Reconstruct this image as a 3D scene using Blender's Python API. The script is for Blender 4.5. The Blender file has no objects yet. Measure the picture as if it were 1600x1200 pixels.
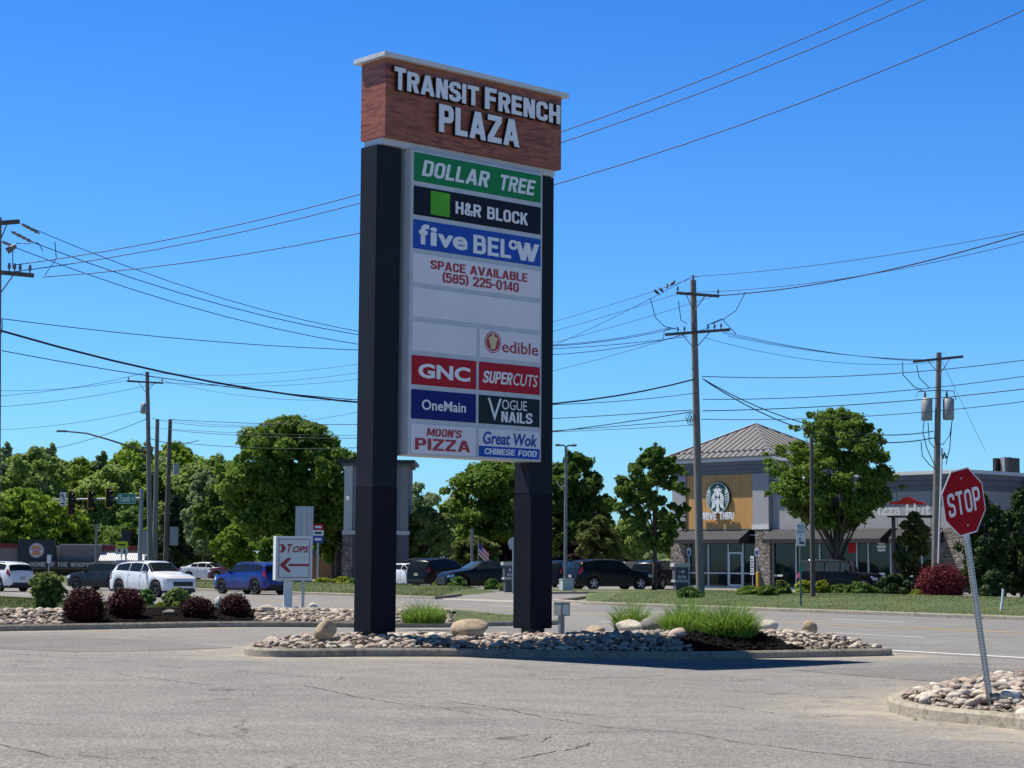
import bpy, bmesh, math, random
import numpy as np
from mathutils import Vector, Matrix
SC = bpy.context.scene
COL = SC.collection
R = math.radians

# ------------------------------------------------------------------ camera, sky, sun, exposure
CAM = Vector((0, 0, 1.7)); FPX = 3000.0; PITCH = .093; ROLL = .007
fwd = Vector((0, math.cos(PITCH), math.sin(PITCH)))
r0 = Vector((1, 0, 0)); u0 = Vector((0, -math.sin(PITCH), math.cos(PITCH)))
cr = r0*math.cos(ROLL)+u0*math.sin(ROLL); cu = u0*math.cos(ROLL)-r0*math.sin(ROLL)
cd = bpy.data.cameras.new('camera'); cam = bpy.data.objects.new('camera', cd); COL.objects.link(cam)
M = Matrix.Identity(4)
for i in range(3):
    M[i][0] = cr[i]; M[i][1] = cu[i]; M[i][2] = -fwd[i]; M[i][3] = CAM[i]
cam.matrix_world = M
cd.sensor_width = 36; cd.lens = 36*FPX/1600; cd.clip_start = .1; cd.clip_end = 6000
SC.camera = cam
SUN_AZ = (-.925, .38); SUN_EL = R(61.5)
w = bpy.data.worlds.new('World'); SC.world = w; w.use_nodes = True
nt = w.node_tree; bg = nt.nodes['Background']
sky = nt.nodes.new('ShaderNodeTexSky'); sky.sky_type = 'NISHITA'; sky.sun_disc = False
sky.sun_elevation = SUN_EL; sky.sun_rotation = math.atan2(SUN_AZ[0], SUN_AZ[1])
sky.air_density = 1.15; sky.dust_density = .25; sky.ozone_density = 2.2; sky.altitude = 150
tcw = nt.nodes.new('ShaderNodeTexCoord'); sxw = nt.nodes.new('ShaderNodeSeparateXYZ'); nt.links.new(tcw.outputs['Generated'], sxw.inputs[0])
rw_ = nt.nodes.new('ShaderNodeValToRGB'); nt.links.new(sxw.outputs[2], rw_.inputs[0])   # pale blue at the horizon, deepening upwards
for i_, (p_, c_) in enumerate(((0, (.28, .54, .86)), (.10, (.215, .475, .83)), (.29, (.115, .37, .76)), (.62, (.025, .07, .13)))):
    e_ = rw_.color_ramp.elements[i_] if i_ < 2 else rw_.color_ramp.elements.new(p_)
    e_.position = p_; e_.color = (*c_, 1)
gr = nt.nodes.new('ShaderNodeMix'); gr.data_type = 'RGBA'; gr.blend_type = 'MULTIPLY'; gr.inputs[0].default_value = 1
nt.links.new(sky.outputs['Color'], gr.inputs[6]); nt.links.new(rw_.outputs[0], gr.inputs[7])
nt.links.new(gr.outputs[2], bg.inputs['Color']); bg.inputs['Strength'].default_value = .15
sl = bpy.data.lights.new('sun', 'SUN'); sl.energy = 5.0; sl.angle = R(.53); sl.color = (1, .95, .87)
so = bpy.data.objects.new('sun', sl); COL.objects.link(so)
h_ = math.hypot(*SUN_AZ)
sdir = Vector((SUN_AZ[0]/h_*math.cos(SUN_EL), SUN_AZ[1]/h_*math.cos(SUN_EL), math.sin(SUN_EL)))
so.rotation_euler = sdir.to_track_quat('Z', 'Y').to_euler(); so.location = (-40, 10, 80)
SC.view_settings.view_transform = 'Standard'; SC.view_settings.look = 'None'
SC.view_settings.exposure = .45; SC.view_settings.gamma = 1
SC.cycles.max_bounces = 6; SC.cycles.transparent_max_bounces = 6

# ------------------------------------------------------------------ measuring helpers
def ray(px, py):
    return fwd+cr*((px-800)/FPX)+cu*((600-py)/FPX)
def at(px, py, Y):
    d = ray(px, py); return CAM+d*(Y/d.y)
def zat(px, py, Y): return at(px, py, Y).z
def sm(t): t = min(1, max(0, t)); return t*t*(3-2*t)
DR = (.57, -.822); NR = (.822, .57)          # along / across the main road
def road(x, y): return x*DR[0]+y*DR[1], x*NR[0]+y*NR[1]
def unroad(s, t): return s*DR[0]+t*NR[0], s*DR[1]+t*NR[1]
def zg(x, y):
    s, t = road(x, y)
    z = (1-sm((t-20)/8))*(.12-.15*sm((x+3)/8))
    return z+.2*sm((t-50)/9)
def gt(px, py, dz=0.0):
    d = ray(px, py); y = 40.0
    z = 0
    for i in range(40):
        k = (z-CAM.z)/d.z; p = CAM+d*k
        z = .5*z+.5*(zg(p.x, p.y)+dz)
    return Vector((p.x, p.y, z))
def place(px, Y, dz=0.0, py=900):
    p = at(px, py, Y); return Vector((p.x, Y, zg(p.x, Y)+dz))

# ------------------------------------------------------------------ materials
MATS = {}
def nodes(name):
    m = bpy.data.materials.new(name); m.use_nodes = True; MATS[name] = m
    n = m.node_tree; return m, n, n.nodes['Principled BSDF']
def N(n, t, **k):
    a = n.nodes.new(t)
    for q, v in k.items():
        if q in a.inputs: a.inputs[q].default_value = v
        else: setattr(a, q, v)
    return a
def mixc(n, fac, a, b, blend='MIX'):
    m = n.nodes.new('ShaderNodeMix'); m.data_type = 'RGBA'; m.blend_type = blend
    for i, v in ((0, fac), (6, a), (7, b)):
        if isinstance(v, bpy.types.NodeSocket): n.links.new(v, m.inputs[i])
        else: m.inputs[i].default_value = v if i == 0 else (*v, 1)
    return m.outputs[2]
def ramp(n, src, stops):
    r = n.nodes.new('ShaderNodeValToRGB'); n.links.new(src, r.inputs[0])
    e = r.color_ramp.elements
    while len(e) < len(stops): e.new(.5)
    for i, (p, c) in enumerate(stops):
        e[i].position = p; e[i].color = (*c, 1) if isinstance(c, tuple) else (c, c, c, 1)
    return r.outputs[0]
def noise(n, scale, detail=4, rough=.55, vec=None, dist=0, out='Fac'):
    a = N(n, 'ShaderNodeTexNoise', Scale=scale, Detail=detail, Roughness=rough, Distortion=dist)
    if vec is not None: n.links.new(vec, a.inputs['Vector'])
    return a.outputs[out]
def coords(n, scale=None):
    c = n.nodes.new('ShaderNodeTexCoord').outputs['Object']
    if scale is None: return c
    mp = n.nodes.new('ShaderNodeMapping'); n.links.new(c, mp.inputs[0]); mp.inputs['Scale'].default_value = scale
    return mp.outputs[0]
def bump(n, b, h, strength=.3, dist=.02):
    q = N(n, 'ShaderNodeBump', Strength=strength, Distance=dist); n.links.new(h, q.inputs['Height'])
    n.links.new(q.outputs[0], b.inputs['Normal'])
def mat(name, col, rough=.6, metal=0.0, var=.18, vs=3.0, bmp=0.0, bs=30.0, stretch=None, coat=0.0, spec=.5):
    if name in MATS: return MATS[name]
    m, n, b = nodes(name)
    b.inputs['Roughness'].default_value = rough; b.inputs['Metallic'].default_value = metal
    b.inputs['Specular IOR Level'].default_value = spec
    if coat: b.inputs['Coat Weight'].default_value = coat; b.inputs['Coat Roughness'].default_value = .05
    c = coords(n, stretch)
    f = noise(n, vs, 5, .6, c)
    lo = tuple(x*(1-var) for x in col); hi = tuple(min(1, x*(1+var)) for x in col)
    n.links.new(ramp(n, f, [(.3, lo), (.7, hi)]), b.inputs['Base Color'])
    if bmp: bump(n, b, noise(n, bs, 4, .6, c), bmp)
    return m
def leafmat(name, c1, c2, c3=None, trans=.42):
    m, n, b = nodes(name)
    g = n.nodes.new('ShaderNodeNewGeometry'); oi = n.nodes.new('ShaderNodeObjectInfo')
    f = noise(n, .9, 3, .6, coords(n))
    col = mixc(n, ramp(n, f, [(.38, 0.0), (.62, 1.0)]), c1, c2)
    col = mixc(n, ramp(n, g.outputs['Random Per Island'], [(.55, 0.0), (1, .8)]), col, c3 or tuple(x*1.5 for x in c2))
    hs = N(n, 'ShaderNodeHueSaturation'); n.links.new(col, hs.inputs['Color'])
    ad = N(n, 'ShaderNodeMapRange'); n.links.new(oi.outputs['Random'], ad.inputs[0])
    ad.inputs[3].default_value = .8; ad.inputs[4].default_value = 1.2; n.links.new(ad.outputs[0], hs.inputs['Value'])
    n.links.new(hs.outputs[0], b.inputs['Base Color']); b.inputs['Roughness'].default_value = .65
    b.inputs['Specular IOR Level'].default_value = .15
    t = n.nodes.new('ShaderNodeBsdfTranslucent'); n.links.new(hs.outputs[0], t.inputs['Color'])
    mx = n.nodes.new('ShaderNodeMixShader'); mx.inputs[0].default_value = trans
    n.links.new(b.outputs[0], mx.inputs[1]); n.links.new(t.outputs[0], mx.inputs[2])
    n.links.new(mx.outputs[0], n.nodes['Material Output'].inputs['Surface'])
    return m

def asphalt(name, base, warm, crack=True, scale=1.0):
    m, n, b = nodes(name); c = coords(n)
    big = noise(n, .12, 5, .6, c, .6); mid = noise(n, .9, 5, .6, c); fine = noise(n, 17, 5, .8, c)
    sp = noise(n, 46, 3, .7, c)
    col = mixc(n, ramp(n, big, [(.35, 0.0), (.65, 1.0)]), base, warm)
    col = mixc(n, 1.0, col, ramp(n, mid, [(.25, .84), (.75, 1.12)]), 'MULTIPLY')
    col = mixc(n, 1.0, col, ramp(n, fine, [(.3, .55), (.5, 1.0), (.7, 1.5)]), 'MULTIPLY')
    col = mixc(n, 1.0, col, ramp(n, sp, [(.36, .55), (.64, 1.42)]), 'MULTIPLY')
    at_ = n.nodes.new('ShaderNodeAttribute'); at_.attribute_name = 'dust'
    dm_ = n.nodes.new('ShaderNodeMath'); dm_.operation = 'MULTIPLY'; n.links.new(at_.outputs['Fac'], dm_.inputs[0])
    n.links.new(ramp(n, noise(n, 1.6, 5, .7, c, .8), [(.36, .1), (.62, 1.0)]), dm_.inputs[1])
    col = mixc(n, dm_.outputs[0], col, (.40, .34, .26))                       # sand washed up against the kerbs
    # long tyre-polished streaks along the driving direction
    st = noise(n, 1.0, 4, .6, coords(n, (.16, 1.1, 1)), .5)
    col = mixc(n, 1.0, col, ramp(n, st, [(.3, .92), (.7, 1.06)]), 'MULTIPLY')
    if crack:
        wv = noise(n, .7, 4, .6, c, 0, 'Color')
        vm = n.nodes.new('ShaderNodeVectorMath'); vm.operation = 'MULTIPLY_ADD'
        n.links.new(wv, vm.inputs[0]); vm.inputs[1].default_value = (2.6, 2.6, 0); n.links.new(c, vm.inputs[2])
        v = N(n, 'ShaderNodeTexVoronoi', Scale=.17); v.feature = 'DISTANCE_TO_EDGE'; n.links.new(vm.outputs[0], v.inputs['Vector'])
        brk = noise(n, .35, 3, .5, c)
        k = ramp(n, v.outputs['Distance'], [(.0012, 1.0), (.005, 0.0)])
        k2 = ramp(n, brk, [(.46, 0.0), (.56, .75)])
        kk = n.nodes.new('ShaderNodeMath'); kk.operation = 'MULTIPLY'; n.links.new(k, kk.inputs[0]); n.links.new(k2, kk.inputs[1])
        col = mixc(n, kk.outputs[0], col, (.035, .033, .03))
    n.links.new(col, b.inputs['Base Color']); b.inputs['Roughness'].default_value = .92
    b.inputs['Specular IOR Level'].default_value = .15
    bump(n, b, fine, .45, .012)
    return m
M_ASPH = asphalt('lot asphalt', (.202, .195, .186), (.236, .225, .210))
M_ROAD = asphalt('road asphalt', (.20, .193, .186), (.23, .222, .212), False)
M_PATCH = asphalt('patched asphalt', (.175, .167, .158), (.20, .19, .178), False)
M_DUST = asphalt('dusty asphalt', (.29, .25, .2), (.33, .285, .225), False)

def concrete(name, c1, c2, dark):
    m, n, b = nodes(name); c = coords(n)
    f = noise(n, 1.7, 6, .65, c, .4); g = noise(n, 14, 5, .7, c)
    col = mixc(n, ramp(n, f, [(.35, 0.0), (.65, 1.0)]), c1, c2)
    col = mixc(n, ramp(n, noise(n, 4.5, 5, .7, c, 1.2), [(.5, 0.0), (.68, .8)]), col, dark)
    col = mixc(n, 1.0, col, ramp(n, g, [(.3, .72), (.7, 1.18)]), 'MULTIPLY')
    n.links.new(col, b.inputs['Base Color']); b.inputs['Roughness'].default_value = .9
    bump(n, b, g, .5, .02); return m
M_KERB = concrete('kerb concrete', (.34, .30, .24), (.25, .225, .185), (.12, .11, .085))
M_KERB2 = concrete('stained kerb concrete', (.42, .37, .29), (.30, .26, .19), (.16, .135, .09))

def grassmat(name, c1, c2):
    m, n, b = nodes(name); c = coords(n)
    f = noise(n, .5, 5, .65, c, .5); g = noise(n, 4.5, 7, .85, coords(n, (1, 1, 1)))
    col = mixc(n, ramp(n, f, [(.35, 0.0), (.65, 1.0)]), c1, c2)
    col = mixc(n, 1.0, col, ramp(n, g, [(.32, .4), (.68, 1.5)]), 'MULTIPLY')
    n.links.new(col, b.inputs['Base Color']); b.inputs['Roughness'].default_value = .8
    bump(n, b, g, .9, .06); return m
M_LAWN = grassmat('lawn grass', (.050, .084, .014), (.095, .122, .026))
M_MULCH = mat('black mulch', (.0085, .007, .0065), .95, spec=.04, var=.6, vs=22, bmp=1.0, bs=28)
M_SOIL = mat('gravel soil', (.16, .135, .105), .95, var=.3, vs=9, bmp=.6)

def stonemat(name, palette):
    m, n, b = nodes(name); c = coords(n)
    g = n.nodes.new('ShaderNodeNewGeometry')
    col = ramp(n, g.outputs['Random Per Island'], [(i/(len(palette)-1), p) for i, p in enumerate(palette)])
    f = noise(n, 9, 5, .65, c)
    col = mixc(n, 1.0, col, ramp(n, f, [(.3, .72), (.7, 1.15)]), 'MULTIPLY')
    n.links.new(col, b.inputs['Base Color']); b.inputs['Roughness'].default_value = .8
    bump(n, b, noise(n, 24, 4, .6, c), .4, .02); return m
M_STONE = stonemat('river stone', [(.44, .36, .27), (.27, .21, .165), (.58, .50, .39), (.27, .165, .13), (.36, .31, .26), (.50, .38, .30), (.17, .155, .145), (.45, .38, .30), (.62, .56, .47), (.30, .28, .26)])
def bouldmat(name, c): return mat(name, c, .85, var=.28, vs=5, bmp=.6, bs=14)
M_TAN = bouldmat('tan boulder', (.38, .29, .19)); M_GREY = bouldmat('grey boulder', (.17, .16, .145))
M_PALE = bouldmat('pale boulder', (.50, .44, .37)); M_PINK = bouldmat('pink boulder', (.50, .38, .31)); M_WHITE = bouldmat('white boulder', (.62, .58, .52))

# ------------------------------------------------------------------ object helpers
def thing(name, label, cat, loc=(0, 0, 0), rotz=0.0, group=None, kind=None):
    o = bpy.data.objects.new(name, None); COL.objects.link(o); o.empty_display_size = .2
    o.location = loc; o.rotation_euler = (0, 0, rotz); tag(o, label, cat, group, kind); return o
def tag(o, label=None, cat=None, group=None, kind=None):
    if label: o['label'] = label
    if cat: o['category'] = cat
    if group: o['group'] = group
    if kind: o['kind'] = kind
    return o
class MB:
    def __init__(s): s.v = []; s.f = []; s.mi = []; s.sm = []
    def add(s, vs, fs, mi=0, smooth=False):
        k = len(s.v); s.v += [tuple(p) for p in vs]
        for f in fs: s.f.append([i+k for i in f]); s.mi.append(mi); s.sm.append(smooth)
        return s
    def box(s, x0, x1, y0, y1, z0, z1, mi=0):
        vs = [(x, y, z) for x in (x0, x1) for y in (y0, y1) for z in (z0, z1)]
        return s.add(vs, [(0, 1, 3, 2), (4, 6, 7, 5), (0, 4, 5, 1), (2, 3, 7, 6), (0, 2, 6, 4), (1, 5, 7, 3)], mi)
    def tube(s, pts, rad, n=8, mi=0, cap=True, smooth=True):
        pts = [Vector(p) for p in pts]
        rs = rad if isinstance(rad, (list, tuple)) else [rad]*len(pts)
        vs = []; fs = []
        for i, p in enumerate(pts):
            t = (pts[min(i+1, len(pts)-1)]-pts[max(i-1, 0)]).normalized()
            a = t.cross(Vector((0, 0, 1)) if abs(t.z) < .9 else Vector((1, 0, 0))).normalized(); b = t.cross(a)
            for k in range(n):
                q = 2*math.pi*k/n; vs.append(p+a*(rs[i]*math.cos(q))+b*(rs[i]*math.sin(q)))
        for i in range(len(pts)-1):
            for k in range(n):
                fs.append((i*n+k, i*n+(k+1) % n, (i+1)*n+(k+1) % n, (i+1)*n+k))
        s.add(vs, fs, mi, smooth)
        if cap:
            L = len(pts)-1
            s.add(vs[:n], [tuple(range(n))], mi); s.add(vs[L*n:], [tuple(range(n))[::-1]], mi)
        return s
    def prism(s, poly, y0, y1, mi=0):        # polygon in x,z extruded along y
        n = len(poly)
        vs = [(x, y0, z) for x, z in poly]+[(x, y1, z) for x, z in poly]
        fs = [tuple(range(n)), tuple(range(2*n-1, n-1, -1))]+[(i, i+n, (i+1) % n+n, (i+1) % n) for i in range(n)]
        return s.add(vs, fs, mi)
    def prismz(s, poly, z0, z1, mi=0):
        n = len(poly)
        vs = [(x, y, z0) for x, y in poly]+[(x, y, z1) for x, y in poly]
        fs = [tuple(range(n)), tuple(range(2*n-1, n-1, -1))]+[(i, i+n, (i+1) % n+n, (i+1) % n) for i in range(n)]
        return s.add(vs, fs, mi)
    def prismx(s, poly, x0, x1, mi=0):       # polygon in y,z
        n = len(poly)
        vs = [(x0, y, z) for y, z in poly]+[(x1, y, z) for y, z in poly]
        fs = [tuple(range(n)), tuple(range(2*n-1, n-1, -1))]+[(i, i+n, (i+1) % n+n, (i+1) % n) for i in range(n)]
        return s.add(vs, fs, mi)
    def disc(s, cx, cz, r, y0, y1, n=28, rz=None, mi=0):
        rz = rz or r
        return s.prism([(cx+r*math.cos(2*math.pi*i/n), cz+rz*math.sin(2*math.pi*i/n)) for i in range(n)], y0, y1, mi)
    def build(s, name, mats, parent=None, bevel=0.0, loc=None, fix=True, smooth=None):
        me = bpy.data.meshes.new(name); me.from_pydata(s.v, [], s.f)
        mats = mats if isinstance(mats, (list, tuple)) else [mats]
        for m in mats: me.materials.append(m)
        me.polygons.foreach_set('material_index', s.mi); me.polygons.foreach_set('use_smooth', s.sm)
        if fix or bevel:
            bm = bmesh.new(); bm.from_mesh(me)
            bmesh.ops.recalc_face_normals(bm, faces=bm.faces)
            if bevel:
                bmesh.ops.bevel(bm, geom=[e for e in bm.edges if len(e.link_faces) == 2 and e.calc_face_angle(0) > .5], offset=bevel, segments=2, affect='EDGES', clamp_overlap=True)
            bm.to_mesh(me); bm.free()
        if smooth: me.set_sharp_from_angle(angle=smooth)
        o = bpy.data.objects.new(name, me); COL.objects.link(o)
        if parent is not None: o.parent = parent
        if loc is not None: o.location = loc
        return o
def fastmesh(name, V, F, m, parent=None):
    me = bpy.data.meshes.new(name); V = np.asarray(V, dtype=np.float32); F = np.asarray(F, dtype=np.int32)
    me.vertices.add(len(V)); me.vertices.foreach_set('co', V.ravel())
    k = F.shape[1]; me.loops.add(F.size); me.loops.foreach_set('vertex_index', F.ravel())
    me.polygons.add(len(F)); me.polygons.foreach_set('loop_start', np.arange(0, F.size, k, dtype=np.int32))
    me.update(calc_edges=True); me.materials.append(m)
    o = bpy.data.objects.new(name, me); COL.objects.link(o)
    if parent is not None: o.parent = parent
    return o
def struct(o, label=None): o['kind'] = 'structure'; return o
def dup(root, loc, rotz=0, scale=None, label=None):
    r = root.copy(); COL.objects.link(r); r.location = loc; r.rotation_euler = (0, 0, rotz)
    if scale: r.scale = scale
    if label: r['label'] = label
    for ch in list(root.children):
        c = ch.copy(); COL.objects.link(c); c.parent = r
        for g in list(ch.children):
            d = g.copy(); COL.objects.link(d); d.parent = c
    return r
_tc = None
def glyphs(body, bold=0.0, spacing=1.0, depth=1.0, res=3):
    """outline of a text as vertices/faces in its own plane, scaled to a unit box"""
    cv = bpy.data.curves.new('t', 'FONT'); cv.body = body; cv.offset = bold; cv.space_character = spacing
    cv.extrude = .5; cv.resolution_u = res; cv.fill_mode = 'BOTH'
    o = bpy.data.objects.new('t', cv); COL.objects.link(o)
    dg = bpy.context.evaluated_depsgraph_get()
    me = bpy.data.meshes.new_from_object(o.evaluated_get(dg))
    V = np.array([v.co[:] for v in me.vertices]); F = [list(p.vertices) for p in me.polygons]
    bpy.data.objects.remove(o); bpy.data.curves.remove(cv); bpy.data.meshes.remove(me)
    mn = V.min(0); mx = V.max(0); V = (V-mn)/np.maximum(mx-mn, 1e-6)
    return V, F
def text(mb, body, x0, x1, z0, z1, y, depth=.006, bold=.02, shear=0.0, spacing=1.0, mi=0):
    """text facing local -y in the box x0..x1, z0..z1, front face at y-depth"""
    V, F = glyphs(body, bold, spacing)
    sh = shear*(z1-z0)
    vs = [(x0+v[0]*(x1-x0-sh)+sh*v[1], y-depth*v[2], z0+v[1]*(z1-z0)) for v in V]
    return mb.add(vs, F, mi)

# a condensed block alphabet drawn with straight strokes and filleted bends
def fillet(P, r):
    out = [P[0]]
    for i in range(1, len(P)-1):
        a, p, b = (Vector(q) for q in P[i-1:i+2]); u = (a-p); v = (b-p); d = min(r, u.length*.5, v.length*.5); u.normalize(); v.normalize()
        for k in range(6):
            t = k/5; q = (p+u*d)*(1-t)**2+p*2*t*(1-t)+(p+v*d)*t*t; out.append((q.x, q.y))
    return out+[P[-1]]
def block(ch, s=.175):
    w = {'I': s, 'M': .80, 'W': .86, 'A': .68, 'V': .68, "'": .14, '-': .34, '1': .38, '(': .28, ')': .28, ' ': .30, 'L': .50, 'F': .50, 'E': .52}.get(ch, .58)
    L, Q, B, T = s/2, w-s/2, s/2, 1-s/2; st = []; pl = []
    V_ = lambda x: st.append([(x, 0), (x, 1)])
    def hb(x0, x1, z): st.append([(x0, z), (x1, z)])
    rr = lambda P, r=.24: st.append(fillet(P, r))
    if ch == 'T': hb(0, w, T); st.append([(w/2, 0), (w/2, 1-s)])
    elif ch in 'EFL':
        V_(L)
        if ch != 'L': hb(s, w, T); hb(s, w*.92, .51)
        if ch != 'F': hb(s, w, B)
    elif ch == 'H': V_(L); V_(Q); hb(s, w-s, .5)
    elif ch == 'I': V_(L)
    elif ch == 'N': V_(L); V_(Q); pl.append([(s*.25, 1), (s*1.2, 1), (w-s*.25, 0), (w-s*1.2, 0)])
    elif ch == 'M': V_(L); V_(Q); pl += [[(s*.3, 1), (s*1.25, 1), (w/2+s*.3, .12), (w/2-s*.45, .12)], [(w-s*.3, 1), (w-s*1.25, 1), (w/2-s*.3, .12), (w/2+s*.45, .12)]]
    elif ch == 'A': pl += [[(0, 0), (s*1.02, 0), (w/2+s*.45, 1), (w/2-s*.6, 1)], [(w, 0), (w-s*1.02, 0), (w/2-s*.45, 1), (w/2+s*.6, 1)]]; hb(w*.25, w*.75, .29)
    elif ch == 'V': pl += [[(0, 1), (s*1.02, 1), (w/2+s*.45, 0), (w/2-s*.6, 0)], [(w, 1), (w-s*1.02, 1), (w/2-s*.45, 0), (w/2+s*.6, 0)]]
    elif ch == 'W':
        for a, b in ((0, .29), (.52, .29), (.34, .57), (w, .57)):
            a1 = a if a in (0, .34) else a-s; pl.append([(a1, 1), (a1+s, 1), (b+s*.5, 0), (b-s*.5, 0)])
    elif ch == 'Z': hb(0, w, T); hb(0, w, B); pl.append([(0, s), (s*1.2, s), (w, 1-s), (w-s*1.2, 1-s)])
    elif ch == 'K': V_(L); pl += [[(s, .34), (s, .58), (w-s*1.2, 1), (w, 1)], [(w*.36, .52), (w*.58, .68), (w, 0), (w-s*1.2, 0)]]
    elif ch == 'P': V_(L); rr([(s, T), (Q, T), (Q, .46), (s, .46)])
    elif ch == 'R': V_(L); rr([(s, T), (Q, T), (Q, .50), (s, .50)]); pl.append([(w*.42, .42), (w*.72, .46), (w, 0), (w-s*1.08, 0)])
    elif ch == 'B': V_(L); rr([(s, T), (Q-.02, T), (Q-.02, .53), (s, .53)], .2); rr([(w*.55, .53), (Q, .53), (Q, B), (s, B)], .2)
    elif ch == 'D': V_(L); rr([(s, T), (Q, T), (Q, B), (s, B)], .28)
    elif ch in 'O0': rr([(L, .5), (L, T), (Q, T), (Q, B), (L, B), (L, .5)])
    elif ch == 'C': rr([(Q, .66), (Q, T), (L, T), (L, B), (Q, B), (Q, .34)])
    elif ch == 'G': rr([(Q, .70), (Q, T), (L, T), (L, B), (Q, B), (Q, .46), (w*.52, .46)])
    elif ch == 'U': rr([(L, 1), (L, B), (Q, B), (Q, 1)])
    elif ch == 'S': rr([(Q, .70), (Q, T), (L, T), (L, .52), (Q, .48), (Q, B), (L, B), (L, .30)])
    elif ch == '5': st.append([(w*.94, T), (s, T)]); st.append([(L, 1), (L, .46)]); rr([(s, .58), (Q, .60), (Q, B), (L, B), (L, .28)])
    elif ch == '8': rr([(w/2, .52), (L+.02, .52), (L+.02, T), (Q-.02, T), (Q-.02, .52), (w/2, .52)], .2); rr([(w/2, .53), (L, .53), (L, B), (Q, B), (Q, .53), (w/2, .53)], .2)
    elif ch == '2': rr([(L, .70), (L, T), (Q, T), (Q, .52), (L+.03, s)], .22); hb(0, w, B)
    elif ch == '1': st.append([(w-s/2, 0), (w-s/2, 1)]); pl.append([(0, .78), (w-s, 1), (w-s, .80), (0, .62)])
    elif ch == '4': st.append([(Q-.06, 0), (Q-.06, 1)]); hb(0, w, .26); pl.append([(0, .30), (s*.9, .30), (Q-.06, .92), (Q-.06-s*.4, 1)])
    elif ch == '(': rr([(w, 1.04), (L+.02, .82), (L+.02, .18), (w, -.04)], .35)
    elif ch == ')': rr([(0, 1.04), (Q-.02, .82), (Q-.02, .18), (0, -.04)], .35)
    elif ch == '-': hb(0, w, .42)
    elif ch == "'": pl.append([(0, 1), (w, 1), (w*.6, .68), (w*.2, .68)])
    elif ch == '&': rr([(w, .40), (w*.72, B), (L, B), (L, .45), (w*.62, .66), (w*.62, T), (L+.06, T), (L+.06, .62), (w*.97, .02)], .16)
    return w, st, pl
def btext(mb, body, x0, x1, z0, z1, y, depth=.006, shear=0.0, s=.175, gap=.085, **k):
    """block capitals facing local -y, fitted to the box"""
    X = 0; quads = []
    for ch in body:
        w_, st, pl = block(ch, s); lay = 0
        for P in st:
            P = [Vector(p) for p in P]; n = len(P); A = []
            for i in range(n):
                d0 = (P[i]-P[i-1]).normalized() if i else (P[1]-P[0]).normalized(); d1 = (P[i+1]-P[i]).normalized() if i < n-1 else d0
                t = (d0+d1); t = t.normalized() if t.length > 1e-6 else d0; nn = Vector((-t.y, t.x)); m = s/2/max(.5, nn.dot(Vector((-d0.y, d0.x)))); A.append((P[i]+nn*m, P[i]-nn*m))
            for a, b in zip(A[:-1], A[1:]): quads.append(([a[0], b[0], b[1], a[1]], X, lay))
            lay += 1
        for P in pl: quads.append(([Vector(p) for p in P], X, lay)); lay += 1
        X += w_+gap
    X -= gap; sh = shear*(z1-z0); kx = (x1-x0-sh)/X
    for q, xo, lay in quads:
        mb.prism([(x0+(v.x+xo)*kx+sh*v.y, z0+v.y*(z1-z0)) for v in q], y-depth-.0004*lay, y)
    return mb

# ------------------------------------------------------------------ ground
def ground():
    xs = [-3000, -800, -300, -120, -70]+[x*.6 for x in range(-75, 76)]+[70, 120, 300, 800, 3000]
    ys = [-300, -60, -10]+[y*.6 for y in range(8, 220)]+[140, 160, 200, 300, 600, 1500, 4000]
    V = [(x, y, zg(x, y)) for y in ys for x in xs]; n = len(xs)
    F = [(j*n+i, j*n+i+1, (j+1)*n+i+1, (j+1)*n+i) for j in range(len(ys)-1) for i in range(n-1)]
    o = fastmesh('ground', V, F, M_ASPH); struct(o)
    for p in o.data.polygons: p.use_smooth = True
    return o
GROUND = ground()
def drape(name, poly, m, dz, cuts=4, skirt=False):
    bm = bmesh.new(); vs = [bm.verts.new((p[0], p[1], 0)) for p in poly]; bm.faces.new(vs)
    bmesh.ops.triangulate(bm, faces=bm.faces[:])
    for i in range(cuts):
        bmesh.ops.subdivide_edges(bm, edges=[e for e in bm.edges if e.calc_length() > .9], cuts=1, use_grid_fill=True)
        bmesh.ops.triangulate(bm, faces=bm.faces[:])
    for v in bm.verts: v.co.z = zg(v.co.x, v.co.y)+(dz(v.co.x, v.co.y) if callable(dz) else dz)
    if skirt:
        for v in bm.verts:
            if v.is_boundary: v.co.z = zg(v.co.x, v.co.y)-.02
    bmesh.ops.recalc_face_normals(bm, faces=bm.faces)
    if sum(f.normal.z for f in bm.faces) < 0: bmesh.ops.reverse_faces(bm, faces=bm.faces)
    me = bpy.data.meshes.new(name); bm.to_mesh(me); bm.free(); me.materials.append(m)
    for p in me.polygons: p.use_smooth = True
    o = bpy.data.objects.new(name, me); COL.objects.link(o); return struct(o)
def strip(name, s0, s1, t0, t1, m, dz):
    return drape(name, [unroad(s0, t0), unroad(s1, t0), unroad(s1, t1), unroad(s0, t1)], m, dz, 5)
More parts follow.
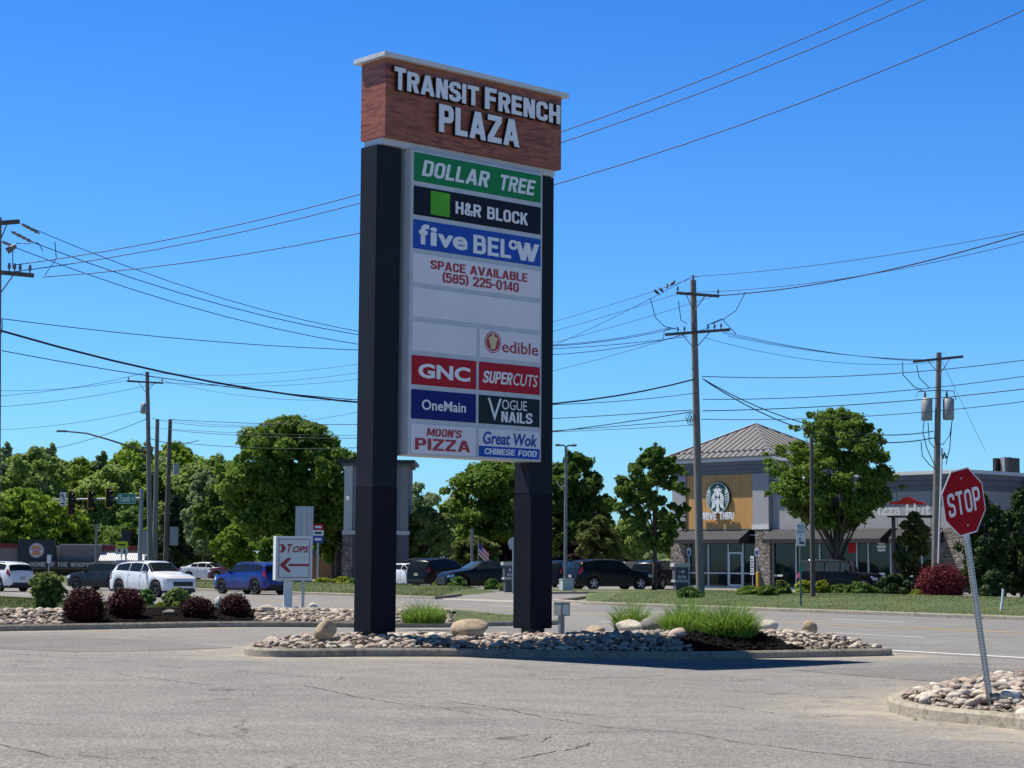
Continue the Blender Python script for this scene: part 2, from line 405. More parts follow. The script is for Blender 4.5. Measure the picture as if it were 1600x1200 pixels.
# main road: one strip in flat ground (z=0 between t 28 and 48)
def road_strip():
    V = []; F = []
    ss = list(range(-400, 41, 4)); ts = [28.05, 33, 38, 43, 48.15]
    for s in ss:
        for t in ts:
            x, y = unroad(s, t); V.append((x, y, zg(x, y)+.004))
    n = len(ts)
    F = [(i*n+j, (i+1)*n+j, (i+1)*n+j+1, i*n+j+1) for i in range(len(ss)-1) for j in range(n-1)]
    struct(fastmesh('road', V, F, M_ROAD))
road_strip()
M_WPAINT = mat('white road paint', (.62, .61, .58), .7, var=.25, vs=6); M_YPAINT = mat('yellow road paint', (.55, .36, .11), .7, var=.25, vs=6)
def marking(name, segs, m):
    mb = MB()
    for s0, s1, t0, t1 in segs:
        n = max(1, int(abs(s1-s0)/4))
        for i in range(n):
            a = s0+(s1-s0)*i/n; b = s0+(s1-s0)*(i+1)/n
            P = [unroad(a, t0), unroad(b, t0), unroad(b, t1), unroad(a, t1)]
            mb.add([(x, y, zg(x, y)+.009) for x, y in P], [(0, 1, 2, 3)])
    return struct(mb.build(name, m))
marking('road_marking', [(-28.5, 30, 28.35, 28.6)]+[(s, s+3.2, 34.3, 34.47) for s in np.arange(-200, 30, 9.6)+1.3]+[(s, s+3.2, 43.1, 43.27) for s in np.arange(-200, 30, 9.6)+1.9], M_WPAINT)
marking('road_marking', [(-300, 30, 39.2, 39.38)]+[(s, s+3.2, 38.85, 38.98) for s in np.arange(-200, 30, 9.6)], M_YPAINT)
def pxpoly(L, dz=0.0): return [tuple(gt(x, y, dz)[:2]) for x, y in L]
drape('asphalt_patch', pxpoly([(-60, 994), (130, 995), (250, 1003), (365, 1012), (240, 1017), (110, 1018), (-60, 1012)]), M_PATCH, .005)
drape('asphalt_patch', pxpoly([(1235, 1047), (1420, 1041), (1610, 1045), (1610, 1073), (1500, 1068), (1390, 1060)]), M_PATCH, .005)

M_CRACK = mat('asphalt crack', (.105, .10, .092), .95, spec=.05)
def crack(pts, wd=.015):
    P = [Vector(gt(x, y)[:2]) for x, y in pts]; rnd = random.Random(int(pts[0][0])); Q = []
    for a, b in zip(P[:-1], P[1:]):
        n = max(2, int((b-a).length/.12))
        for i in range(n): q = a.lerp(b, i/n); Q.append(q+Vector((rnd.gauss(0, .018), rnd.gauss(0, .03))))
    V = []; F = []
    for i, q in enumerate(Q):
        t = (Q[min(i+1, len(Q)-1)]-Q[max(0, i-1)]).normalized(); nn = Vector((-t.y, t.x)); w2 = wd*rnd.uniform(.25, 1)*min(1, i/4+.2, (len(Q)-1-i)/4+.2)
        for k in (-1, 1): p = q+nn*w2*k; V.append((p.x, p.y, zg(p.x, p.y)+.004))
    for i in range(len(Q)-1): F.append((2*i, 2*i+2, 2*i+3, 2*i+1))
    struct(fastmesh('asphalt_crack', V, F, M_CRACK))
for pts in ([(690, 1094), (800, 1110), (850, 1122), (950, 1137), (1080, 1146), (1150, 1160), (1250, 1172), (1400, 1190), (1520, 1202)], [(800, 1187), (900, 1170), (937, 1158)], [(845, 1161), (866, 1147)],
            [(1120, 1101), (1210, 1115), (1270, 1121), (1345, 1117)], [(-20, 1160), (55, 1176), (110, 1190)], [(120, 1174), (136, 1182), (200, 1190)], [(470, 1070), (560, 1090), (620, 1099), (700, 1108), (790, 1124)], [(170, 1052), (300, 1068), (360, 1072)], [(540, 1048), (700, 1046), (800, 1049)], [(900, 1062), (1050, 1055), (1190, 1061)], [(730, 1198), (790, 1190)]): crack(pts)

# ------------------------------------------------------------------ kerbs and raised beds
def kerb(name, pts, m, height=.14, width=.17, closed=False, inward=1, base=None):
    P = [Vector((p[0], p[1])) for p in pts]; n = len(P); mb = MB()
    prof = [(0, -.03), (.012, height-.035), (.045, height), (width-.03, height), (width, height-.03), (width, -.03)]
    vs = []
    rnd = random.Random(len(P))
    for i in range(n):
        a = P[(i-1) % n] if (closed or i) else P[i]; b = P[(i+1) % n] if (closed or i < n-1) else P[i]
        t = (b-a).normalized(); nn = Vector((-t.y, t.x))*inward
        j = 0
        for q, z in prof:
            p = P[i]+nn*(q+j*(z > 0)); vs.append((p.x, p.y, zg(P[i].x, P[i].y)+z+j*.5*(z > 0)))
    k = len(prof)
    fs = [(i*k+j, ((i+1) % n)*k+j, ((i+1) % n)*k+j+1, i*k+j+1) for i in range(n if closed else n-1) for j in range(k-1)]
    if not closed: fs += [tuple(range(k)), tuple(range((n-1)*k, n*k))]
    o = mb.add(vs, fs, 0, True).build(name, m); o.data.set_sharp_from_angle(angle=R(32)); return struct(o)
def resample(pts, step):
    out = []
    P = [Vector(p[:2]) for p in pts]
    for a, b in zip(P[:-1], P[1:]):
        n = max(1, int((b-a).length/step)); out += [a.lerp(b, i/n) for i in range(n)]
    return out+[P[-1]]
def inside(poly, x, y):
    c = False; j = len(poly)-1
    for i in range(len(poly)):
        xi, yi = poly[i][0], poly[i][1]; xj, yj = poly[j][0], poly[j][1]
        if (yi > y) != (yj > y) and x < (xj-xi)*(y-yi)/(yj-yi)+xi: c = not c
        j = i
    return c
def edge_dist(poly, x, y):
    d = 1e9; p = Vector((x, y)); n = len(poly)
    for i in range(n):
        a = Vector(poly[i][:2]); b = Vector(poly[(i+1) % n][:2]); ab = b-a
        t = max(0, min(1, (p-a).dot(ab)/max(ab.length_squared, 1e-9))); d = min(d, (a+ab*t-p).length)
    return d
def rounded(A, B, width, rA=1.2, rB=.7, skew=0.0):
    """long bed from A to B (front edge), depth away from camera, rounded ends"""
    A = Vector(A[:2]); B = Vector(B[:2]); t = (B-A).normalized(); nn = Vector((-t.y, t.x)); L = (B-A).length
    pts = []
    def corner(cx, cy, r, a0, a1):
        for i in range(9):
            q = a0+(a1-a0)*i/8; pts.append((cx+r*math.cos(q), cy+r*math.sin(q)))
    pi = math.pi
    corner(L-rB, rB, rB, -pi/2, 0); corner(L-rB, width-rB, rB, 0, pi/2)
    corner(rA, width-rA, rA, pi/2, pi); corner(rA, rA, rA, pi, 1.5*pi)
    W = [A+t*(x+skew*y*max(0, 1-x/(L*.5)))+nn*y for x, y in pts]
    return resample([*W, W[0]], .5)[:-1]
def pix(x, y, z):
    v = Vector((x, y, z))-CAM; k = v.dot(fwd); return 800+FPX*v.dot(cr)/k, 600-FPX*v.dot(cu)/k
class Mound:
    def __init__(s, poly, h, reach, base=.11): s.poly = poly; s.h = h; s.reach = reach; s.base = base
    def z(s, x, y):
        h = s.h(x, y) if callable(s.h) else s.h
        return zg(x, y)+s.base+h*sm(edge_dist(s.poly, x, y)/s.reach)
    def at(s, px, py, dz=0.0):
        """where the sight line through a pixel meets the mound"""
        d = ray(px, py); z = .3
        for i in range(60):
            p = CAM+d*((z-CAM.z)/d.z); z = .6*z+.4*((s.z(p.x, p.y) if inside(s.poly, p.x, p.y) else zg(p.x, p.y)+.2)+dz)
        return Vector((p.x, p.y, z))
    def mesh(s, name, sel, m, step=.22, dz=0.0, rough=.03):
        xs = [p[0] for p in s.poly]; ys = [p[1] for p in s.poly]
        X = np.arange(min(xs), max(xs)+step, step); Y = np.arange(min(ys), max(ys)+step, step)
        idx = {}; V = []; F = []; rnd = random.Random(5)
        def g(i, j):
            if (i, j) not in idx:
                x, y = X[i], Y[j]; idx[(i, j)] = len(V); low = not inside(s.poly, x, y) or edge_dist(s.poly, x, y) < .1
                V.append((x, y, zg(x, y)-.06 if low else s.z(x, y)+dz+rnd.uniform(-rough, rough)))
            return idx[(i, j)]
        for i in range(len(X)-1):
            for j in range(len(Y)-1):
                cx, cy = X[i]+step/2, Y[j]+step/2
                if inside(s.poly, cx, cy) and edge_dist(s.poly, cx, cy) > .03 and sel(cx, cy): F.append((g(i, j), g(i+1, j), g(i+1, j+1), g(i, j+1)))
        o = fastmesh(name, V, F, m); struct(o)
        for p in o.data.polygons: p.use_smooth = True
        return o
ICO = None
def ico(sub=1):
    bm = bmesh.new(); bmesh.ops.create_icosphere(bm, subdivisions=sub, radius=1)
    V = np.array([v.co[:] for v in bm.verts]); F = np.array([[v.index for v in f.verts] for f in bm.faces]); bm.free(); return V, F
IV, IF = ico(2); IV2, IF2 = ico(3)
def rocks(name, spots, seed, label, m=M_STONE):
    """one heap of river stones: (x,y,z,size)"""
    rng = np.random.default_rng(seed); VV = []; FF = []; k = 0
    for x, y, z, s in spots:
        P = IV.copy()
        for q in range(5):                      # chop with random planes: flat worn facets
            d = rng.normal(size=3); d /= np.linalg.norm(d); h = rng.uniform(.55, .88)
            a = P@d; P -= np.outer(np.maximum(a-h, 0), d)
        P *= np.array([rng.uniform(.8, 1.35), rng.uniform(.6, 1.0), rng.uniform(.36, .66)])*s
        a = rng.uniform(0, 6.28); c, t = math.cos(a), math.sin(a)
        b = rng.normal(0, .35); cb, sb = math.cos(b), math.sin(b)
        P = P@np.array([[1, 0, 0], [0, cb, -sb], [0, sb, cb]])@np.array([[c, -t, 0], [t, c, 0], [0, 0, 1]])
        VV.append(P+np.array([x, y, z])); FF.append(IF+k); k += len(P)
    o = fastmesh(name, np.vstack(VV), np.vstack(FF), m)
    for p in o.data.polygons: p.use_smooth = True
    o.data.set_sharp_from_angle(angle=R(50))
    return tag(o, label, 'stones', kind='stuff')
def scatter(mound, sel, n, seed, s0, s1, lift=.25):
    rnd = random.Random(seed); xs = [p[0] for p in mound.poly]; ys = [p[1] for p in mound.poly]; out = []; tries = 0
    while len(out) < n and tries < 60000:
        tries += 1
        x = rnd.uniform(min(xs), max(xs)); y = rnd.uniform(min(ys), max(ys))
        if not inside(mound.poly, x, y) or not sel(x, y): continue
        if edge_dist(mound.poly, x, y) < .2: continue
        s = s0+(s1-s0)*rnd.random()**2.2
        out.append((x, y, mound.z(x, y)+s*lift+rnd.uniform(0, .05), s))
    return out
def boulder(label, loc, size, m, seed, group=None, rotz=0, chops=7, tilt=0.0):
    rng = np.random.default_rng(seed); P = IV2.copy()
    for q in range(chops):
        d = rng.normal(size=3); d /= np.linalg.norm(d); h = rng.uniform(.50, .80) if chops > 8 else rng.uniform(.62, .9)
        a = P@d; P -= np.outer(np.maximum(a-h, 0)*.85, d)
    for q in range(4):
        d = rng.normal(size=3)*2.2; P *= (1+.03*np.sin(P@d+rng.uniform(0, 6)))[:, None]
    P *= np.array(size)
    c, s = math.cos(tilt), math.sin(tilt); P = P@np.array([[c, 0, s], [0, 1, 0], [-s, 0, c]])
    P[:, 2] += size[2]*.72
    o = fastmesh('boulder', P, IF2, m); o.location = loc; o.rotation_euler = (0, 0, rotz)
    for p in o.data.polygons: p.use_smooth = True
    if chops > 6: o.data.set_sharp_from_angle(angle=R(26))
    return tag(o, label, 'boulder', group)

# near island with the pylon sign
KA = gt(373, 1028.5); KB = gt(1413, 1024.5)
ISL = rounded(KA, KB, 3.6, 1.3, .55, .34)
kerb('kerb', ISL, M_KERB, closed=True)
tdir = (KB-KA).xy.normalized()
def along(x, y): return (Vector((x, y))-KA.xy).dot(tdir)
isl = Mound(ISL, lambda x, y: .13+.11*sm((along(x, y)-5)/4), 1.35)
def in_mulch(x, y):
    px, py = pix(x, y, isl.z(x, y)); f = (1020-py)/35
    return 1086-46*f < px < 1262-86*f
isl.mesh('bed_soil', lambda x, y: True, M_SOIL, dz=-.04)
isl.mesh('mulch_bed', in_mulch, M_MULCH, step=.1, dz=.03, rough=.035)
M_CHIP = stonemat('mulch chip', [(.006, .005, .0045), (.012, .010, .009), (.004, .0035, .003), (.022, .018, .015)])
M_CHIP.node_tree.nodes['Principled BSDF'].inputs['Specular IOR Level'].default_value = .05
rocks('mulch', scatter(isl, in_mulch, 1700, 23, .022, .06, .1), 21, 'black shredded mulch under the tall ornamental grass', M_CHIP)
rocks('river_stones', scatter(isl, lambda x, y: not in_mulch(x, y), 2900, 3, .035, .105, .1), 11, 'pale river stones heaped inside the kerb round the tall pylon sign')

# left bed
LA = gt(-260, 991.5); LB = gt(905, 976)
LT = (LB-LA).xy.normalized(); LN = Vector((-LT.y, LT.x))
LBED = rounded(LA, LB, 6.2, .8, 1.2)
kerb('kerb', LBED, M_KERB, closed=True)
lbed = Mound(LBED, .22, 2.6)
def lal(x, y): return (Vector((x, y))-LA.xy).dot(LT)
def lac(x, y): return (Vector((x, y))-LA.xy).dot(LN)
def lpx(x, y): return pix(x, y, lbed.z(x, y))[0]
in_lm = lambda x, y: 97 < lpx(x, y) < 398
in_lg = lambda x, y: lpx(x, y) > 706 or lac(x, y) > 4.8
lbed.mesh('bed_soil', lambda x, y: not in_lg(x, y), M_SOIL, dz=-.04)
lbed.mesh('mulch_bed', in_lm, M_MULCH, step=.1, dz=.035, rough=.04)
lbed.mesh('lawn', in_lg, M_LAWN, dz=.03, rough=.02)
rocks('mulch', scatter(lbed, in_lm, 1700, 24, .025, .065, .1), 22, 'black shredded mulch under the dark red barberry shrubs', M_CHIP)
rocks('river_stones', scatter(lbed, lambda x, y: not in_lm(x, y) and not in_lg(x, y) and lpx(x, y) < 240, 1300, 4, .04, .11, .12), 12, 'pale river stones at the far left of the shrub bed')
rocks('river_stones', scatter(lbed, lambda x, y: not in_lm(x, y) and not in_lg(x, y) and lpx(x, y) > 240, 2400, 6, .04, .115, .12), 13, 'river stones below the white arrow sign in the left bed')

# lawn berm between left bed and main road
def lawn(name, poly, zf, step=.8, m=M_LAWN):
    xs = [p[0] for p in poly]; ys = [p[1] for p in poly]
    o = drape(name, poly, m, zf, 6); return o
P0 = Vector(LBED[0][:2])
c1 = LA.xy+LN*5.2; c2 = LB.xy+LN*5.6-LT*.6
s1_, t1_ = road(*c1); s2_, t2_ = road(*c2)
def berm(x, y):
    s, t = road(x, y); return .16+.18*sm((28-t)/5)
lawn('lawn', [tuple(c1-LT*30), tuple(c2-LT*2.2), unroad(s2_-.5, 27.7), unroad(s1_-150, 27.7), (-90, 50)], berm)
kerb('kerb', resample([unroad(s1_-150, 28.05), unroad(s2_-.5, 28.05)], 2.5), M_KERB, inward=-1)
# far side: kerb, lawns
far_lawn = lambda x, y: .13+.14*sm((road(x, y)[1]-48.3)/6)
# right-hand far lawn
sR0 = road(*gt(1010, 944)[:2])[0]
drape('lawn', [unroad(sR0, 48.35), unroad(30, 48.35), unroad(30, 62), unroad(sR0-8, 62), unroad(sR0-8, 54)], M_LAWN, far_lawn, 6, True)
kerb('kerb', resample([unroad(sR0-8, 54), unroad(sR0-5, 50), unroad(sR0, 48.2), unroad(30, 48.2)], 2.5), M_KERB, inward=1)
sL1 = road(*gt(845, 934)[:2])[0]
drape('lawn', [unroad(-330, 48.35), unroad(sL1-1, 48.35), unroad(sL1-6, 53), unroad(sL1-9, 57.5), unroad(-330, 57.5)], M_LAWN, far_lawn, 6, True)
kerb('kerb', resample([unroad(-330, 48.2), unroad(sL1-1, 48.2), unroad(sL1-6, 53)], 3), M_KERB, inward=1)
M_APRON = concrete('apron concrete', (.42, .39, .34), (.36, .33, .29), (.3, .27, .23))
drape('driveway_apron', [unroad(sL1, 47.9), unroad(sR0, 47.9), unroad(sR0-3, 50), unroad(sL1-3, 50)], M_APRON, .012, 5)
# strip of grass in front of the black parked suv
pa, pb = place(866, 99), place(1004, 99)
drape('lawn', [(pa.x, 96.8), (pb.x, 96.8), (pb.x+1.2, 103), (pa.x-1, 103)], M_LAWN, .16, 5, True)
kerb('kerb', resample([(pa.x-.5, 96.65), (pb.x+.2, 96.65)], 2), M_KERB, inward=1)

def turf(poly, zf, n, seed, label, h=.045, sel=None):
    rng = np.random.default_rng(seed); P = np.array([p[:2] for p in poly]); mn, mx = P.min(0), P.max(0); V = []; k = 0; t = 0
    while k < n and t < n*6:
        t += 1; x, y = rng.uniform(mn[0], mx[0]), rng.uniform(mn[1], mx[1])
        if not inside(poly, x, y) or (sel and not sel(x, y)): continue
        z = zf(x, y)-.015; a = rng.uniform(0, 3.14); l = h*rng.uniform(.5, 1.5); w_ = l*rng.uniform(.12, .3); dx, dy = math.cos(a)*w_, math.sin(a)*w_; bx_, by_ = rng.normal(0, l*.5, 2)
        V += [(x-dx, y-dy, z), (x+dx, y+dy, z), (x+bx_+dx*.2, y+by_+dy*.2, z+l), (x+bx_-dx*.5, y+by_-dy*.5, z+l*.9)]; k += 1
    o = fastmesh('grass', V, np.arange(len(V)).reshape(-1, 4), LEAFT); tag(o, label, 'grass', kind='stuff')
LEAFT = leafmat('turf blades', (.045, .076, .012), (.085, .115, .022), (.14, .15, .045), .3)
turf([unroad(sR0+.3, 48.6), unroad(8, 48.6), unroad(8, 60), unroad(sR0-6, 60), unroad(sR0-6, 54.5)], lambda x, y: zg(x, y)+far_lawn(x, y), 40000, 31, 'mown grass of the right lawn along the far kerb')
turf([unroad(-120, 48.6), unroad(sL1-1.5, 48.6), unroad(sL1-6.5, 53), unroad(sL1-9.5, 57), unroad(-120, 57)], lambda x, y: zg(x, y)+far_lawn(x, y), 26000, 32, 'mown grass of the lawn beyond the road at centre')
turf([tuple(c1-LT*2), tuple(c2-LT*2.2), unroad(s2_-.7, 27.5), unroad(s1_-30, 27.5)], lambda x, y: zg(x, y)+berm(x, y), 32000, 33, 'mown grass berm between the planting bed and the road')
turf(LBED, lbed.z, 5000, 34, 'mown grass at the right end of the planting bed', .05, in_lg)

# right island with the stop sign
RI = pxpoly([(1388, 1112), (1420, 1121), (1470, 1128), (1540, 1134), (1640, 1146), (1760, 1160), (1760, 1082), (1640, 1068), (1540, 1072), (1460, 1086), (1405, 1097), (1385, 1105)])
RI = [tuple(p) for p in resample([*RI, RI[0]], .35)[:-1]]
kerb('kerb', RI, M_KERB2, .15, .2, closed=True)
ris = Mound(RI, .10, .9, .11)
ris.mesh('bed_soil', lambda x, y: True, M_SOIL, dz=-.03, step=.15)
rocks('river_stones', scatter(ris, lambda x, y: True, 1350, 8, .028, .115, .08), 14, 'flat pinkish river stones around the stop sign post')

at_d = GROUND.data.attributes.new('dust', 'FLOAT', 'POINT')
dv = np.zeros(len(GROUND.data.vertices), dtype=np.float32)
for i_, v_ in enumerate(GROUND.data.vertices):
    x_, y_ = v_.co.x, v_.co.y
    if 14 < y_ < 60 and abs(x_) < 22:
        dv[i_] = max(max(0, 1-edge_dist(q_, x_, y_)/w_) for q_, w_ in ((ISL, 1.5), (RI, 1.9), (LBED, 1.1)))
at_d.data.foreach_set('value', dv)

# ------------------------------------------------------------------ the tall pylon sign
KS = .9086; STH = R(42.1); SO = Vector((-2.531*KS, 37.092*KS, 0))
SW, SD, Z1, Z2 = 4.34, .704, 9.28, 10.70
def sign_uv(px, py, y=0.0):
    d = ray(px, py); nrm = Vector((math.sin(STH), -math.cos(STH), 0)); o = SO-nrm*y
    k = (o-CAM).dot(nrm)/d.dot(nrm); p = CAM+d*k-SO
    return p.x*math.cos(STH)+p.y*math.sin(STH), p.z
def woodmat():
    m, n, b = nodes('mahogany cladding'); c = coords(n, (.55, .55, 3.4))
    wv = noise(n, 1.5, 6, .62, c, 2.6); f = noise(n, 9, 5, .7, coords(n, (.4, .4, 6)), .8)
    col = ramp(n, wv, [(.26, (.055, .013, .008)), (.44, (.23, .058, .026)), (.56, (.38, .115, .05)), (.74, (.15, .032, .015))])
    col = mixc(n, 1.0, col, ramp(n, f, [(.3, .65), (.7, 1.25)]), 'MULTIPLY')
    n.links.new(col, b.inputs['Base Color']); b.inputs['Roughness'].default_value = .5; return m
M_WOOD = woodmat()
M_CAP = mat('painted cap metal', (.60, .62, .63), .4, var=.06)
M_FRAME = mat('grey sign frame', (.50, .54, .57), .4, var=.08)
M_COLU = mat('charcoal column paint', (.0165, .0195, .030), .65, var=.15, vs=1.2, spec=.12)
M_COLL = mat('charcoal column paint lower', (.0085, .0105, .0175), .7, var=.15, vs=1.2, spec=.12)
M_BLACK = mat('black paint', (.012, .012, .013), .5, var=.2)
M_LFACE = mat('letter face', (.78, .80, .82), .4, var=.04)
M_PWHITE = mat('white acrylic', (.74, .74, .78), .5, spec=.15, var=.05, vs=.8)
M_GREEN = mat('green acrylic', (.012, .22, .075), .5, spec=.15, var=.08); M_LIME = mat('lime acrylic', (.09, .40, .03), .5, spec=.15, var=.1)
M_NAVYK = mat('blue black acrylic', (.010, .012, .022), .5, spec=.15, var=.1)
M_BLUE = mat('blue acrylic', (.018, .085, .42), .5, spec=.15, var=.08); M_NAVY = mat('navy acrylic', (.010, .016, .16), .5, spec=.15, var=.08)
M_RED = mat('red acrylic', (.42, .012, .025), .5, spec=.15, var=.08); M_REDT = mat('red lettering', (.38, .012, .02), .4, var=.05)
M_TEALK = mat('dark teal acrylic', (.010, .025, .030), .5, spec=.15, var=.1); M_BLUET = mat('blue lettering', (.015, .04, .30), .4, var=.05)
M_OLIVE = mat('pale yellow print', (.7, .58, .3), .5)
ps = thing('pylon_sign', 'tall plaza sign with wood clad header and stacked shop panels on two charcoal columns', 'sign', SO, STH)
MB().box(0, SW, 0, SD, Z1, Z2).build('header', M_WOOD, ps)
MB().box(-.11, SW+.11, -.11, SD+.11, Z2+.002, Z2+.09).build('cap', M_CAP, ps, .008)
MB().box(.04, SW-.06, .12, SD-.06, Z1-.12, Z1-.002).build('neck', M_FRAME, ps)
SLIP = .20
for u1 in (-.012, 3.79):
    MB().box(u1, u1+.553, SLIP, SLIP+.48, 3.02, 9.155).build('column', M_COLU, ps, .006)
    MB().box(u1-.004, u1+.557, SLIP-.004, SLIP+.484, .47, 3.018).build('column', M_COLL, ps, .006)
    MB().box(u1+.13, u1+.44, SLIP+.08, SLIP+.40, .1, .468).build('base_post', M_BLACK, ps)
CX0, CX1, CZ0, CZ1, CF = .65, 3.905, 3.61, 9.155, .05
MB().box(CX0, CX1, CF, .55, CZ0, CZ1).build('cabinet', M_FRAME, ps, .012)
RP = .6158; PH = .5265; ZT = CZ1-.055; PX0, PX1 = CX0+.065, CX1-.055; XM = (PX0+PX1)/2
def row(i): zt = ZT-RP*i; return zt-PH, zt
def panel(i, half, m):
    z0, z1 = row(i); x0, x1 = {0: (PX0, PX1), 1: (PX0, XM-.035), 2: (XM+.035, PX1)}[half]
    p = MB().box(x0, x1, CF-.012, CF-.001, z0, z1).build('shop_panel', m, ps, .003)
    return p, (lambda a: x0+(x1-x0)*a), (lambda b: z0+(z1-z0)*b)
PY = CF-.013
def ptext(p, m, items, name='lettering'):
    mb = MB()
    for it in items: (btext if it[0].upper() == it[0] and it[0] not in ('GNC', 'V', 'OGUE', 'CUTS') else text)(mb, *it[:5], PY, **(it[5] if len(it) > 5 else {}))
    o = mb.build(name, m, p, fix=False); return o
# header letters, each with a black return behind the pale face
lm = MB(); rm = MB()
def hword(body, ua, ub, zb, zt):
    btext(lm, body, ua, ub, zb, zt, -.078, depth=.008, s=.20, gap=.075); btext(rm, body, ua-.012, ub+.012, zb-.012, zt+.012, -.001, depth=.074, s=.215, gap=.06)
for body, (xa, ya), (xb, yb) in (('T', (617, 107), (634.5, 142.5)), ('RANSIT', (636.5, 121), (749, 167.5)), ('F', (758, 139), (776.5, 171.5)), ('RENCH', (779, 152), (876, 195))):
    hword(body, sign_uv(xa, ya, -.085)[0], sign_uv(xb, yb, -.085)[0]-.01, Z2-(.56 if len(body) == 1 else .55), Z2-(.15 if len(body) == 1 else .185))
hword('PLAZA', sign_uv(686.5, 168, -.085)[0], sign_uv(811.5, 230, -.085)[0], Z2-1.17, Z2-.655)
lm.build('header_lettering', M_LFACE, ps, fix=False); rm.build('letter_return', M_BLACK, ps, fix=False)
p, X, Z = panel(0, 0, M_GREEN)
ptext(p, M_LFACE, [('DOLLAR', X(.055), X(.585), Z(.22), Z(.78), dict(bold=.035, shear=.22)), ('TREE', X(.65), X(.955), Z(.22), Z(.78), dict(bold=.035, shear=.22))])
p, X, Z = panel(1, 0, M_NAVYK)
MB().box(X(.125), X(.27), PY-.006, PY, Z(.09), Z(.92)).build('emblem', M_LIME, p)
ptext(p, M_LFACE, [('H&R BLOCK', X(.315), X(.89), Z(.26), Z(.70), dict(bold=.03))])
p, X, Z = panel(2, 0, M_BLUE)
ptext(p, M_LFACE, [('f', X(.04), X(.115), Z(.17), Z(.88), dict(bold=.035)), ('i', X(.125), X(.175), Z(.17), Z(.82), dict(bold=.03)), ('v', X(.18), X(.30), Z(.17), Z(.62), dict(bold=.035)), ('e', X(.295), X(.41), Z(.17), Z(.64), dict(bold=.03)),
    ('BEL', X(.455), X(.755), Z(.13), Z(.79), dict(bold=.035)), ('o', X(.735), X(.81), Z(.46), Z(.82), dict(bold=.03)), ('W', X(.79), X(.985), Z(.13), Z(.79), dict(bold=.035))])
p, X, Z = panel(3, 0, M_PWHITE)
ptext(p, M_REDT, [('SPACE AVAILABLE', X(.13), X(.89), Z(.53), Z(.84), dict(bold=.022)), ('(585) 225-0140', X(.22), X(.82), Z(.12), Z(.46), dict(bold=.022))])
panel(4, 0, M_PWHITE); panel(5, 1, M_PWHITE)
p, X, Z = panel(5, 2, M_PWHITE)
ex, ez = X(.215), Z(.56)
MB().disc(ex, ez, .205, PY-.002, PY).build('emblem', M_REDT, p)
MB().disc(ex, ez, .185, PY-.003, PY-.0021).build('emblem', M_PWHITE, p); MB().disc(ex, ez, .17, PY-.004, PY-.0031).build('emblem', M_REDT, p)
fb = MB().disc(ex, ez+.03, .09, PY-.006, PY-.0041); fb.prism([(ex-.07, ez-.02), (ex+.07, ez-.02), (ex+.05, ez-.13), (ex-.05, ez-.13)], PY-.0066, PY-.0041)
for q in range(5): fb.disc(ex+.08*math.cos(q*1.26+.3), ez+.04+.08*math.sin(q*1.26+.3), .035, PY-.0072-.0004*q, PY-.0041, 12)
fb.build('emblem', M_OLIVE, p)
ptext(p, M_REDT, [('edible', X(.365), X(.965), Z(.24), Z(.66), dict(bold=.008))])
p, X, Z = panel(6, 1, M_RED); ptext(p, M_LFACE, [('GNC', X(.095), X(.90), Z(.24), Z(.74), dict(bold=.035))])
p, X, Z = panel(6, 2, M_RED); ptext(p, M_LFACE, [('SUPER', X(.055), X(.545), Z(.27), Z(.70), dict(bold=.04, shear=.18)), ('CUTS', X(.54), X(.965), Z(.27), Z(.70), dict(bold=.0, shear=.18))])
p, X, Z = panel(7, 1, M_NAVY); ptext(p, M_LFACE, [('OneMain', X(.155), X(.835), Z(.32), Z(.68), dict(bold=.015))])
p, X, Z = panel(7, 2, M_TEALK); ptext(p, M_LFACE, [('V', X(.14), X(.36), Z(.14), Z(.92), dict(bold=-.006)), ('OGUE', X(.37), X(.78), Z(.55), Z(.90), dict(bold=-.002)), ('NAILS', X(.36), X(.87), Z(.10), Z(.48), dict(bold=.022))])
p, X, Z = panel(8, 1, M_PWHITE); ptext(p, M_REDT, [("MOON'S", X(.23), X(.78), Z(.60), Z(.87), dict(bold=.025, shear=.2)), ('PIZZA', X(.06), X(.91), Z(.12), Z(.52), dict(bold=.05))])
p, X, Z = panel(8, 2, M_PWHITE); MB().box(X(0)+.002, X(1)-.002, PY-.002, PY, Z(0)+.002, Z(.385)).build('band', M_BLUE, p)
ptext(p, M_BLUET, [('Great Wok', X(.055), X(.97), Z(.45), Z(.90), dict(bold=.025, shear=.15))])
mb = MB(); btext(mb, 'CHINESE FOOD', X(.09), X(.95), Z(.10), Z(.31), PY-.0025, shear=.12); mb.build('lettering', M_LFACE, p, fix=False)

# ------------------------------------------------------------------ stop sign
M_SRED = mat('stop sign red sheeting', (.32, .003, .012), .6, var=.06, spec=.08); M_SWHITE = mat('sign white sheeting', (.72, .73, .75), .6, var=.06, spec=.15)
M_GALV = mat('galvanised steel', (.42, .44, .45), .42, .6, var=.16, vs=14); M_HOLE = mat('punched hole shadow gap', (.02, .02, .02), .9)
sb = gt(1549, 1106, .13); sY = sb.y
cx, cy = 1491, 786
sc = at(cx, cy, sY-.05)
wfac = sY/FPX
st = thing('stop_sign', 'red octagonal stop sign on a leaning perforated steel post', 'sign', (sb.x, sb.y, 0), R(39))
def stl(px, py):
    p = at(px, py, sY)-Vector((sb.x, sb.y, 0)); return p.x, p.z
bx, bz = stl(1549, 1108); tx, tz = stl(1486, 745)
tx /= math.cos(R(39)); axis = Vector((tx-bx, tz-bz)).normalized(); nx = Vector((axis.y, -axis.x))
